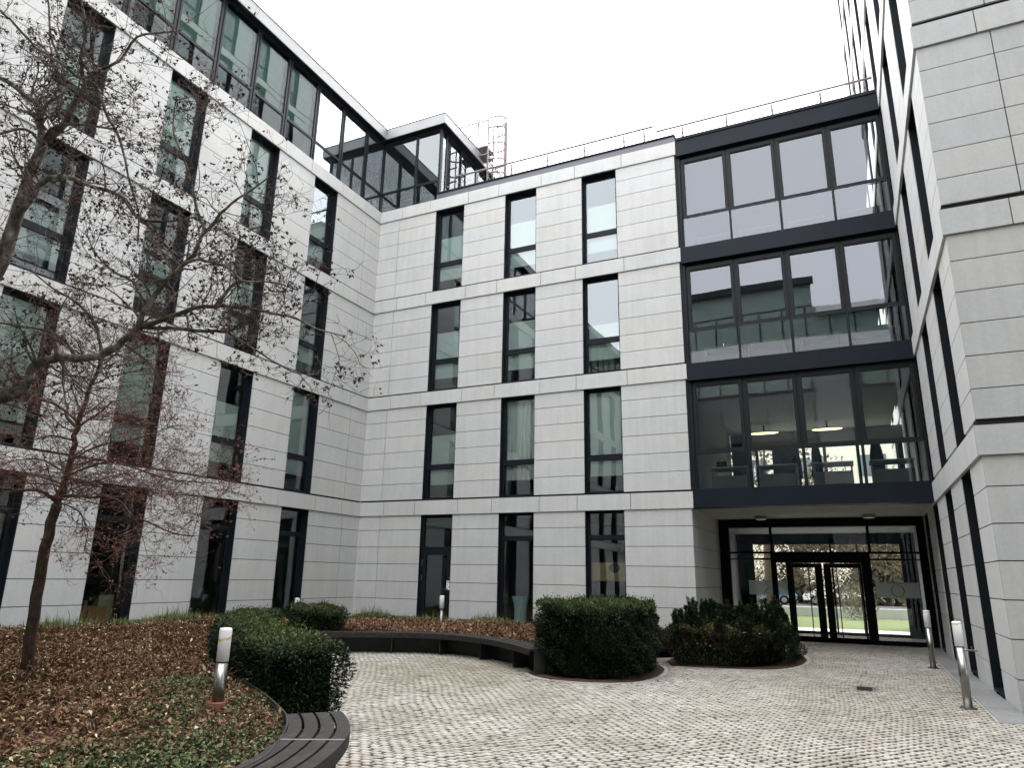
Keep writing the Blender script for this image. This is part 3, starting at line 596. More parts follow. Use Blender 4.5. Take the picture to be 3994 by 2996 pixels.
def soffit_lamp(x, y, label):
    o = empty('ceiling_lamp', (x, y, 3.375)); tag(o, label, 'ceiling lamp', 'round lamps under the bridge')
    f = MB(); f.lathe([(.17, 0), (.17, -.02), (.155, -.03), (.155, -.08)], 0, 0, 24); f.build('housing', GALV, o, smooth=False)
    f = MB(); f.lathe([(.145, -.08), (.14, -.098), (.10, -.105)], 0, 0, 24); f.build('diffuser', LAMPW, o)
soffit_lamp(-2.33, 21.3, 'round ceiling lamp under the bridge, left of the entrance doors'); soffit_lamp(.42, 21.35, 'round ceiling lamp under the bridge, right of the entrance doors')
# ---------------------------------------------------------------- ground
def inpoly(x, y, P):
    ins = np.zeros(len(x), bool); n = len(P); j = n-1
    for i in range(n):
        xi, yi = P[i]; xj, yj = P[j]
        c = ((yi > y) != (yj > y)) & (x < (xj-xi)*(y-yi)/(yj-yi+1e-12)+xi); ins ^= c; j = i
    return ins
GRD = mat('far_ground', (.22, .21, .19), .9)
L(GRD, ramp(GRD, noise(GRD, 1.2, 6), [(.3, (.15,.145,.13)), (.7, (.24,.23,.21))]), bsdf(GRD).inputs['Base Color'])
def sheet(name, poly, z, m, kind='structure'):
    f = MB(); f.v = [(x, y, z) for x, y in poly]; f.f = [tuple(range(len(poly)))]; f.c = [(1,1,1)]
    o = f.build(name, m); tag(o, kind=kind); return o
sheet('ground', [(-400,-400),(400,-400),(400,400),(-400,400)], -.06, GRD)
PBASE = mat('paver_joint_sand', (.05, .043, .034), .95)
L(PBASE, ramp(PBASE, noise(PBASE, 1.3, 6), [(.35, (.014,.012,.010)), (.65, (.04,.037,.02))]), bsdf(PBASE).inputs['Base Color'])
PAVC = mat('court_paving', (.34, .32, .29), .9)
L(PAVC, ramp(PAVC, noise(PAVC, 9, 6), [(.3, (.22,.21,.18)), (.6, (.38,.36,.32))]), bsdf(PAVC).inputs['Base Color'])
sheet('paving_bed', [(-14,1.0),(14,1.0),(14,11.9),(1.75,11.9),(1.75,22.35),(-14,22.35)], -.026, PBASE)
sheet('rear_paving', [(-14,-12),(17,-12),(17,1.0),(-14,1.0)], -.012, PAVC)

# bed outlines
E0 = [(-3.30,2.2),(-3.42,3.0),(-3.56,3.75),(-3.82,4.22),(-4.13,4.65),(-4.40,4.95),(-4.60,5.13),(-5.02,5.45),(-5.6,5.87),(-6.36,6.35),(-7.02,6.76),(-7.92,7.36),(-8.7,8.0),(-9.5,8.8),(-10.1,9.6),(-10.6,10.4),(-10.95,11.1),(-11.1,11.7)]
BB = [(-11.0,12.2),(-10.55,12.55),(-10.15,12.85),(-9.95,12.95)]
BI = [(-9.95,12.95),(-9.55,13.25),(-8.75,13.72),(-7.9,13.95),(-6.95,13.75),(-6.2,13.2),(-5.3,12.25)]
HC = [(-5.32,11.90),(-4.95,11.50),(-4.5,11.33),(-3.87,11.42),(-3.42,11.78),(-3.26,12.4),(-3.27,13.11),(-3.40,13.8),(-3.62,14.32)]
HD = [(-3.33,14.32),(-2.63,14.42),(-1.92,14.62),(-1.45,15.05),(-1.20,15.9),(-1.14,16.92),(-1.30,18.0),(-1.6,18.6)]
bed = E0 + BB + BI[1:] + [(-5.3,13.4),(-4.2,15.2),(-3.75,16),(-3.72,18.36),(XL+.02,18.36),(XL+.02,1.0),(-3.3,1.0)]
def sstep(t): t = np.clip(t, 0, 1); return t*t*(3-2*t)
def bedz(x, y):
    x = np.asarray(x, float); y = np.asarray(y, float)
    return .35 + .19*sstep((-x-8.5)/4.5)*(1-sstep((y-12.5)/4)) + .02*np.sin(x*1.7+y*.9)+.012*np.sin(x*3.1-y*2.3) - .03*sstep((x+5.2)/1.5)
nx, ny = 110, 150; gx_ = np.linspace(XL+.01, -3.2, nx); gy_ = np.linspace(1.0, 18.38, ny); GX, GY = np.meshgrid(gx_, gy_)
Z = bedz(GX, GY); V = np.stack([GX.ravel(), GY.ravel(), Z.ravel()], 1); idx = np.arange(nx*ny).reshape(ny, nx)
F = np.stack([idx[:-1,:-1], idx[:-1,1:], idx[1:,1:], idx[1:,:-1]], -1).reshape(-1, 4); cen = V[F].mean(1)
F = F[inpoly(cen[:,0], cen[:,1], bed)]; o = npmesh('planting_bed', V, F, SOIL, smooth=True); tag(o, kind='structure')

# setts: one small rounded block after another, running in gently waving courses
pitch_x, pitch_y = .098, .089
cxp, cyp = .118, .080       # courses along x, every other course shifted by half a sett
cols = np.arange(-12, 12.5, cxp); ys = np.arange(1.2, 22.3, cyp)
PX, PY = np.meshgrid(cols, ys); PX = PX + (np.arange(len(ys)) % 2)[:, None]*cxp*.5 + RNG.normal(0, .006, PX.shape)
PX = PX.ravel(); PY = PY.ravel(); n = len(PX)
th = R(-12)
wx = PX + .05*np.sin(PY*1.3) ; wy = PY + .10*np.sin(PX*.55+.4) + .035*np.sin(PX*1.9+PY*.4) + .02*np.sin(PX*4.3-PY*1.1)
cx_, cy_ = wx, wy
keep = ~inpoly(cx_, cy_, bed) & ~((cx_ > 1.34) & (cy_ > 10.93)) & ~inpoly(cx_, cy_, HC+[(-5.3,13.4)]) & ~inpoly(cx_, cy_, HD+[(-3.6,18.4),(-3.66,15)]) & (cy_ < 22.2) & ~((cx_ < -3.6) & (cy_ > 18.3)) & (cx_ > -11) & ~((cx_>6.5) & (cy_ < 9))
keep &= ~((np.abs(cx_+.08) < .15) & (np.abs(cy_-13.1) < .27))
cx_, cy_ = cx_[keep], cy_[keep]; n = len(cx_)
hw = .0515-RNG.random(n)*.005; hh = .0352-RNG.random(n)*.0025; rot = RNG.normal(0, .05, n) + .12*np.cos(cx_*1.2)
skew = RNG.normal(.30, .12, n)
zt = RNG.normal(0, .0015, n); tx = RNG.normal(0, .03, n); ty = RNG.normal(0, .03, n)
base = np.array([(-1,-.45),(-.80,-1),(.80,-1),(1,-.45),(1,.45),(.80,1),(-.80,1),(-1,.45)])
def ring(k, dz):
    X = base[None,:,0]*(hw[:,None]-k)+base[None,:,1]*hh[:,None]*skew[:,None]; Y = base[None,:,1]*(hh[:,None]-k)
    c, s = np.cos(rot)[:,None], np.sin(rot)[:,None]
    return np.stack([cx_[:,None]+X*c-Y*s, cy_[:,None]+X*s+Y*c, zt[:,None]+dz+X*tx[:,None]+Y*ty[:,None]], -1)
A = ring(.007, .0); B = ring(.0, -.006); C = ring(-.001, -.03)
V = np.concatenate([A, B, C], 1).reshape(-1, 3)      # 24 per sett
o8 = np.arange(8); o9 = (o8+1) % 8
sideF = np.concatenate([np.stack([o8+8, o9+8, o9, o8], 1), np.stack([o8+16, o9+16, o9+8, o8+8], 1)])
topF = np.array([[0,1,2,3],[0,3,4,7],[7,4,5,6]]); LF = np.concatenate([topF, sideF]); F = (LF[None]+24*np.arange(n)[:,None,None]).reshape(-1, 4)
tonev = RNG.normal(1, .08, n); green = np.clip(.5+.5*np.sin(cx_*.9+1)*np.cos(cy_*.55), 0, 1)*np.clip((cy_-5)/6, .15, 1)*np.clip((-cx_+3.5)/5, .35, 1)
cA = np.array([.37,.347,.312]); cB = np.array([.235,.217,.165]); cc = (cA[None]*(1-.85*green[:,None])+cB[None]*.85*green[:,None])*tonev[:,None]
sel = RNG.random(n) < .03; cc[sel] *= np.array([.98,.93,.88])
PAV = mat('sett_stone', rough=.8, spec=.3)
L(PAV, mix(PAV, attr(PAV), ramp(PAV, noise(PAV, 1.1, 6), [(.33, (.78,.77,.72)), (.58, (1.05,1.05,1.05))]), 1.0, 'MULTIPLY'), bsdf(PAV).inputs['Base Color']); bump(PAV, noise(PAV, 120, 3), .3, .003)
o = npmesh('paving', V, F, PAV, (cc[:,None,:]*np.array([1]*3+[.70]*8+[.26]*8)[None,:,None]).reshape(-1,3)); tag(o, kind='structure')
# slab strip along the tower and kerb rings round the hedges
f = MB(); y = 10.92
while y < 22.2: f.box(1.372, 1.735, y+.004, min(y+.60, 22.24)-.004, -.03, .006, (random.uniform(.16,.21),)*3); y += .60
SLAB = mat('grey_slab', rough=.85); L(SLAB, mix(SLAB, attr(SLAB), ramp(SLAB, noise(SLAB, 14, 6), [(.3, (.8,.8,.8)), (.7, (1.1,1.1,1.1))]), 1.0, 'MULTIPLY'), bsdf(SLAB).inputs['Base Color'])
x = 2.0
o = f.build('slab_strip', SLAB, usecol=True); tag(o, kind='structure')
f = MB(); y = 10.9
while y < 22.2: f.box(1.345, 1.365, y+.003, min(y+1, 22.2)-.003, -.03, .004, (.34,.33,.31)); y += 1
f.box(1.372, 17, 10.90, 10.915, -.03, .004, (.34,.33,.31))
x = 1.40
while x < 16: f.box(x+.004, x+.596, 10.92, 11.66, -.03, .0055, (random.uniform(.16,.21),)*3) if x > 1.8 else None; x += .6
o = f.build('kerb_strip', SLAB, usecol=True); tag(o, kind='structure')
def smoothpoly(P, n=6):
    P = [Vector((*p, 0)) for p in P]; out = []
    for i in range(len(P)-1):
        p0 = P[max(i-1, 0)]; p1 = P[i]; p2 = P[i+1]; p3 = P[min(i+2, len(P)-1)]
        for k in range(n):
            t = k/n; q = .5*((2*p1)+(p2-p0)*t+(2*p0-5*p1+4*p2-p3)*t*t+(-p0+3*p1-3*p2+p3)*t**3); out.append((q.x, q.y))
    out.append((P[-1].x, P[-1].y)); return out
def offset(P, d):
    out = []
    for i, p in enumerate(P):
        a = P[max(i-1, 0)]; b = P[min(i+1, len(P)-1)]; tx, ty = b[0]-a[0], b[1]-a[1]; l = math.hypot(tx, ty) or 1
        out.append((p[0]+ty/l*d, p[1]-tx/l*d))
    return out
def strip(name, P, d0, d1, z0, z1, m, parent=None, col=(1,1,1), breaks=0):
    """extruded ribbon between offsets d0,d1 of a path, z0..z1"""
    a = offset(P, d0); b = offset(P, d1); f = MB()
    for i in range(len(P)-1):
        v = [(*a[i], z0), (*a[i+1], z0), (*b[i+1], z0), (*b[i], z0), (*a[i], z1), (*a[i+1], z1), (*b[i+1], z1), (*b[i], z1)]
        n0 = len(f.v); f.v += v; f.f += [(n0+4,n0+5,n0+6,n0+7),(n0,n0+1,n0+5,n0+4),(n0+2,n0+3,n0+7,n0+6),(n0,n0+3,n0+2,n0+1)]
        if i == 0: f.f.append((n0+3,n0,n0+4,n0+7)); f.c.append(col)
        if i == len(P)-2: f.f.append((n0+1,n0+2,n0+6,n0+5)); f.c.append(col)
        f.c += [col]*4
    return f.build(name, m, parent, usecol=(m is SLAB))
for P in (HC, HD):
    o = strip('hedge_kerb', smoothpoly(P), 0, .07, -.03, .006, SLAB, col=(.40,.38,.35)); tag(o, kind='structure')
SP = MB()
for P in (HC+[(-5.3,13.4)], HD+[(-3.66,18.36),(-3.66,15)]):
    n0 = len(SP.v); SP.v += [(x, y, .012) for x, y in P]; SP.f.append(tuple(range(n0, n0+len(P)))); SP.c.append((1,1,1))
o = SP.build('hedge_soil', mat('bark_mulch', (.06,.028,.018), .95)); tag(o, kind='structure')
edge = strip('bed_edging', smoothpoly(E0+BB[:1]), 0, .012, -.02, .45, EDGE); tag(edge, 'dark steel edging sheet holding the raised leaf bed behind the long hedge', 'bed edging')

# ---------------------------------------------------------------- benches
def bench(name, path, wd, seat_z, slats, bays, label, joint=None, flip=1, leg_in=.08, rangeu=None):
    P = smoothpoly(path, 8); r = empty(name, (P[len(P)//2][0], P[len(P)//2][1], 0)); tag(r, label, 'bench', 'curved benches on the edge of the planting')
    g = .022; sw = (wd-g*(slats-1))/slats
    for i in range(slats): strip('seat_slat', P, flip*i*(sw+g), flip*(i*(sw+g)+sw), seat_z-.035, seat_z, WOOD, r)
    strip('fascia', P, flip*(wd-.012), flip*wd, seat_z-.10, seat_z-.036, WOOD, r)
    strip('back_panel', P, flip*.03, flip*.05, -.01, seat_z-.04, EDGE, r)
    n = len(P)-1
    for b in range(bays+1):
        i = min(int(round(b*n/bays)), n-1); a = offset(P, flip*.05)[i]; c = offset(P, flip*(wd-leg_in))[i]
        tx, ty = P[i+1][0]-P[i][0], P[i+1][1]-P[i][1]; l = math.hypot(tx, ty); tx, ty = tx/l*.012, ty/l*.012
        if b == bays: sx, sy = P[n][0]-P[n-1][0], P[n][1]-P[n-1][1]; a = (a[0]+sx, a[1]+sy); c = (c[0]+sx, c[1]+sy)
        f = MB(); v = [(a[0]-tx,a[1]-ty),(c[0]-tx,c[1]-ty),(c[0]+tx,c[1]+ty),(a[0]+tx,a[1]+ty)]
        f.v = [(*q, -.01) for q in v]+[(*q, seat_z-.04) for q in v]; f.f = [(0,3,2,1),(4,5,6,7),(0,1,5,4),(1,2,6,5),(2,3,7,6),(3,0,4,7)]; f.c = [(1,1,1)]*6
        f.build('leg_plate', EDGE, r)
    if joint is not None:
        k = joint; a = offset(P, 0)[k]; c = offset(P, flip*wd)[k]; f = MB(); f.tube([(a[0],a[1],seat_z+.001),(c[0],c[1],seat_z+.001)], .004, 4); f.build('joint_strip', mat('bright_joint', (.6,.6,.62), .4), r)
    for o in r.children: o.matrix_parent_inverse = Matrix.Translation(r.location).inverted()
    return r
BN = [(-3.30,1.6),(-3.40,2.6),(-3.52,3.40),(-3.70,3.95),(-3.98,4.48),(-4.24,4.80),(-4.50,5.05)]
bench('curved_bench', BN, .47, .445, 4, 5, 'near curved bench of four dark slats at the bottom edge of the photo', joint=29, flip=1)
BS = [(-10.35,12.85),(-9.95,13.0),(-9.42,13.28),(-8.60,13.68),(-7.72,13.70),(-6.75,13.25),(-5.95,12.62),(-5.30,11.95)]
BSb = offset(smoothpoly(BS, 2), 0)
BF = [(-10.25,12.30),(-9.98,12.42),(-9.36,12.85),(-8.53,13.28),(-7.61,13.30),(-6.63,12.86),(-5.85,12.25),(-5.20,11.60)]
BB_ = [(p[0]+q[0], p[1]+q[1]) for p, q in zip(BF, [(-.25,.42),(-.24,.42),(-.20,.45),(-.05,.49),(.12,.47),(.27,.40),(.33,.35),(.35,.33)])]
bench('curved_bench', BB_, .45, .42, 3, 6, 'long far curved bench of dark slats in front of the leafy bed below the windows', flip=1, leg_in=.10)

# ---------------------------------------------------------------- bollard lamps
def bollard(x, y, z, h, r, label, collar=False, tilt=(0,0), thin=False, stain=1, head=.33):
    o = empty('bollard_lamp', (x, y, z)); o.rotation_euler = (R(tilt[0]), R(tilt[1]), 0); tag(o, label, 'bollard lamp', 'bollard lamps around the court')
    hs = h-head
    f = MB()
    if not collar: f.lathe([(r*1.9, 0), (r*1.9, .012), (r*1.7, .016), (r*1.05, .017)], 0, 0, 28); f.build('base_plate', STEEL, o)
    f = MB(); f.lathe([((r*.45 if thin else r), .012), ((r*.45 if thin else r), hs)], 0, 0, 28); f.build('post', LAMPW if thin else STEEL, o, smooth=False)
    for p in o.children[-1].data.polygons: p.use_smooth = len(p.vertices) == 4
    f = MB(); f.lathe([(r*.97, hs+.004), (r*1.06, hs+.006), (r*1.06, h-.02), (r*.98, h-.004), (r*.6, h)], 0, 0, 28); hd = f.build('lamp_head', LAMPW, o)
    for p in hd.data.polygons: p.use_smooth = len(p.vertices) == 4
    f = MB(); f.lathe([(r*1.02, hs-.006), (r*1.02, hs+.003)], 0, 0, 28); f.build('ring', DARKM, o)
    if stain:
        f = MB(); zc = h-.10 if stain == 2 else h-.025; n = 24
        for i in range(n):
            a0 = 2*math.pi*i/n; a1 = 2*math.pi*(i+1)/n; w = lambda a: zc+.012*math.sin(a*1+.8)+.004*math.sin(a*5); t_ = .012 if stain == 2 else .010
            q = lambda a, z: (r*1.066*math.cos(a), r*1.066*math.sin(a), z)
            f.quad(q(a0, w(a0)-t_), q(a1, w(a1)-t_), q(a1, w(a1)+t_), q(a0, w(a0)+t_))
        f.build('rust_stain', STAIN, hd)
    if collar:
        f = MB(); f.lathe([(r*1.5, -.06), (r*1.75, .11), (r*1.65, .12), (r*1.1, .075)], 0, 0, 28); f.build('collar', RUST, o)
bollard(-5.40, 5.15, .34, .755, .053, 'bollard lamp in the leaf bed with a yellow streak and a terracotta collar', collar=True, stain=2, head=.30)
bollard(1.16, 11.85, 0, 1.11, .055, 'nearer of two steel bollard lamps beside the tower wall', stain=1, tilt=(0, 0))
bollard(1.16, 16.90, 0, 1.09, .055, 'farther steel bollard lamp beside the tower wall, close to the entrance', stain=1)
bollard(-9.95, 16.70, .30, 1.09-.30+.0, .06, 'slender white bollard lamp standing in the bed before the glazed door', thin=True, stain=0)
bollard(-12.75, 14.35, .38, .62, .055, 'white bollard lamp head just showing over the far hedge', stain=1)

# ---------------------------------------------------------------- small court objects
dg = empty('drain_cover', (-.08, 13.1, 0)); tag(dg, 'small square steel drain grate set into the paving', 'drain')
f = MB(); f.box(-.135,.135,-.26,-.235,-.012,.004); f.box(-.135,.135,.235,.26,-.012,.004); f.box(-.135,-.11,-.235,.235,-.012,.004); f.box(.11,.135,-.235,.235,-.012,.004); f.build('frame', GALV, dg)
f = MB(); [f.box(-.11,.11,-.225+.05*i,-.20+.05*i,-.014,.001) for i in range(9)]; f.build('grate', EDGE, dg)
tp = empty('wall_tap', (XR, 15.27, .49)); tag(tp, 'small chrome tap sticking out of the tower wall', 'tap')
f = MB(); f.tube([(0,0,0),(-.16,0,0),(-.2,0,-.01),(-.215,0,-.05)], [.016,.016,.015,.014], 10); f.build('spout', STEEL, tp)
f = MB(); f.tube([(-.08,0,.0),(-.08,0,.05)], .008, 6); f.tube([(-.08,-.05,.055),(-.08,.05,.055)], .010, 6); f.build('handle', STEEL, tp)
sg = empty('door_notice', (-10.78, YC+.075, 1.20)); tag(sg, 'small white paper notice with a crossed out sign on the glazed door', 'notice')
WHITE = mat('white_paper', (.8,.8,.82), .6); RED = mat('notice_dark_red', (.25,.03,.05), .6)
f = MB(); f.box(-.095,.095,-.004,0,0,.26); f.build('sheet', WHITE, sg)
f = MB(); f.box(-.08,.08,-.006,-.0045,.205,.232); f.build('heading', RED, sg)
f = MB(); f.tube([(-.03,-.0055,.06),(.04,-.0055,.15)], .007, 4); f.box(-.07,-.045,-.006,-.0045,.13,.15); f.box(.045,.07,-.006,-.0045,.03,.055); f.build('pictogram', BLK, sg)
va = empty('fluted_vase', (-8.66, 18.84, .20)); va.scale = (.85, .6, 1.0); tag(va, 'tall pale blue fluted vase behind the second ground floor window', 'vase')
VASE = mat('pale_blue_ceramic', (.80,.95,1.0), .5)
f = MB(); ns = 60
prof = [(.21,0),(.215,.1),(.20,.3),(.20,.5),(.235,.7),(.29,.85),(.295,.87)]
for r_, z_ in prof:
    for k in range(ns): a = 2*math.pi*k/ns; rr = r_*(1+.035*math.sin(a*14+z_*2.5)); f.v.append((rr*math.cos(a), rr*math.sin(a), z_))
for i in range(len(prof)-1):
    for k in range(ns): a = i*ns+k; b = i*ns+(k+1) % ns; f.f.append((a,b,b+ns,a+ns)); f.c.append((1,1,1))
f.build('body', VASE, va)
f = MB(); f.lathe([(.25,.80),(.20,.81)],0,0,24); f.build('inner', EDGE, va)
pt = empty('wall_picture', (-6.0, 18.75, 1.55)); tag(pt, 'framed ochre picture with a grey blob inside the third ground floor window', 'picture')
f = MB(); f.box(-.52,.40,0,.02,-.02,.46); f.build('canvas', mat('ochre_canvas', (.50,.36,.17), .7), pt)
f = MB(); f.lathe([(.001,0),(.001,.001)],0,0,4); f.v = []; f.f = []; f.c = []
f.v = [(.14+.16*math.cos(2*math.pi*i/20), -.004, .32+.13*math.sin(2*math.pi*i/20)) for i in range(20)]; f.f = [tuple(range(20))]; f.c = [(1,1,1)]; f.build('grey_shape', mat('grey_paint', (.06,.055,.05), .7), pt)
f = MB(); f.box(.40,.43,-.01,.025,-.02,.46); f.build('frame', WHITE, pt)
DESK = mat('oak_desk', (.42,.22,.10), .5)
dk = empty('desk', (XL-.75, 10.1, .2)); tag(dk, 'brown wooden desk end seen through the ground floor window behind the small tree', 'desk')
f = MB(); f.box(-.35,.35,-.5,.45,.62,.65); f.build('top', DESK, dk); f = MB(); f.box(.30,.34,-.48,.43,0,.618); f.build('side_panel', DESK, dk); f = MB(); f.tube([(.36,.0,.60),(.37,-.05,.3),(.37,-.16,.15),(.37,-.22,.0)], .006, 5); f.build('cable', BLK, dk)
pr = empty('desk_phone', (XL-.55, 9.78, .852)); tag(pr, 'pale box shaped office device on the brown desk', 'office device'); f = MB(); f.box(-.12,.12,-.13,.10,0,.07); f.build('body', GALV, pr); f = MB(); f.box(-.10,.10,-.10,.07,.071,.10); f.build('lid', WHITE, pr)
mo = empty('monitor', (XL-.6, 10.15, .852)); tag(mo, 'black computer monitor standing on the brown desk', 'monitor'); f = MB(); f.box(-.02,.02,-.25,.25,.12,.45); f.build('screen', BLK, mo); f = MB(); f.box(-.02,.02,-.03,.03,0,.12); f.box(-.1,.1,-.12,.12,0,.012); f.build('stand', GALV, mo)
bx = empty('pinboard', (XL-.55, 10.55, .2)); tag(bx, 'olive grey partition board standing beside the brown desk', 'partition'); f = MB(); f.box(-.02,.02,-.16,.20,.0,.88); f.build('panel', mat('olive_board', (.42,.41,.30), .8), bx); f = MB(); f.box(-.022,.024,-.16,.20,.30,.305); f.build('seam', BLK, bx)
ct = empty('side_table', (XL-.6, 12.62, .2)); tag(ct, 'small white round side table inside the third ground floor window of the left wing', 'side table'); f = MB(); f.lathe([(.22,.52),(.22,.54)],0,0,20); f.build('top', WHITE, ct); f = MB(); f.lathe([(.03,.01),(.03,.52)],0,0,10); f.lathe([(.14,0),(.14,.015)],0,0,16); f.build('stem', WHITE, ct)

# desks, screens, lamps and bag inside the bridge
SCR = mat('grey_desk_screen', (.13,.15,.145), .8); names = ['first', 'second', 'third', 'fourth']; flo = ['first', 'second', 'third']
for k in range(3):
    for i, x in enumerate([-3.22, -2.02, -.72, .62]):
        d = empty('office_desk', (x+.42, YC+.95, (3.8, 7.18, 10.6)[k])); tag(d, 'grey screened desk, %s from the left on the %s glazed bridge floor' % (names[i], flo[k]), 'desk', 'desks behind the bridge glass')
        f = MB(); f.box(-.50,.48,-.02,.75,.70,.73); f.build('top', INTER, d)
        f = MB(); f.box(-.47,.45,-.09,-.05,.36-.22,.48); f.build('screen', SCR, d)
        for lx_ in (-.45, .43): f = MB(); f.box(lx_-.02,lx_+.02,.0,.7,0,.699); f.build('leg', GALV, d)
GLOW = bpy.data.materials.new('warm_lamp_glow'); GLOW.use_nodes = True; GLOW.node_tree.nodes.clear(); _e = N(GLOW, 'ShaderNodeEmission', Strength=1.7); _e.inputs[0].default_value = (1.0,.78,.38,1); _o = N(GLOW, 'ShaderNodeOutputMaterial'); L(GLOW, _e.outputs[0], _o.inputs[0])
for x, side in ((-2.30, 'left'), (-.42, 'right')):
    o = empty('disc_lamp', (x, 23.8, 6.22)); o.scale = (1, .28, 1); tag(o, 'glowing warm round ceiling lamp inside the lowest bridge floor, %s one' % side, 'disc lamp', 'glowing lamps in the bridge')
    f = MB(); f.lathe([(.40,.0),(.44,.015),(.44,.035)],0,0,28); f.build('diffuser', GLOW, o); f = MB(); f.lathe([(.46,.036),(.46,.07),(.1,.08),(.03,.081),(.03,.30)],0,0,28); f.build('housing', BLK, o)
o = empty('hand_bag', (-3.05, YC+1.3, 4.53)); tag(o, 'dark handbag on the first desk behind the lowest bridge window', 'bag'); f = MB(); f.v = [(-.16,-.06,0),(.16,-.06,0),(.16,.06,0),(-.16,.06,0),(-.12,-.04,.2),(.12,-.04,.2),(.12,.04,.2),(-.12,.04,.2)]; f.f = [(0,3,2,1),(4,5,6,7),(0,1,5,4),(1,2,6,5),(2,3,7,6),(3,0,4,7)]; f.c = [(1,1,1)]*6; f.build('body', BLK, o)
f = MB(); f.tube([(-.07+.07*(1-math.cos(t)), 0, .19+.12*math.sin(t)) for t in [math.pi*i/10 for i in range(11)]], .008, 6); f.build('handle', BLK, o)
for x, w_, lab in ((-1.35, .55, 'dark coat covered office chair behind the second bridge window'), (-.70, .28, 'high backed black office chair behind the third bridge window'), (.75, .34, 'broad black office chair behind the fourth bridge window')):
    o = empty('office_chair', (x, YC+2.1, 3.8)); tag(o, lab, 'office chair', 'office chairs in the bridge')
    f = MB(); n_ = 9
    for j in range(n_+1):
        t = j/n_; ww = w_*.5*(1-.35*t**3); zz = .55+.75*t; yy = .05*math.sin(t*3); f.v += [(-ww, yy-.04, zz), (ww, yy-.04, zz), (ww, yy+.04, zz), (-ww, yy+.04, zz)]
    for j in range(n_):
        for q in range(4): a = 4*j+q; b = 4*j+(q+1) % 4; f.f.append((a,b,b+4,a+4)); f.c.append((1,1,1))
    f.f.append((4*n_,4*n_+1,4*n_+2,4*n_+3)); f.c.append((1,1,1)); f.build('backrest', BLK, o)
    f = MB(); f.box(-w_*.5,w_*.5,-.45,-.0,.48,.55); f.build('seat', BLK, o)
    f = MB(); f.lathe([(.03,.05),(.03,.48)],0,0,8)
    for q in range(5): a = 2*math.pi*q/5; f.tube([(0,0,.08),(.28*math.cos(a),.28*math.sin(a),.04)], .018, 5)
    f.build('star_base', BLK, o)
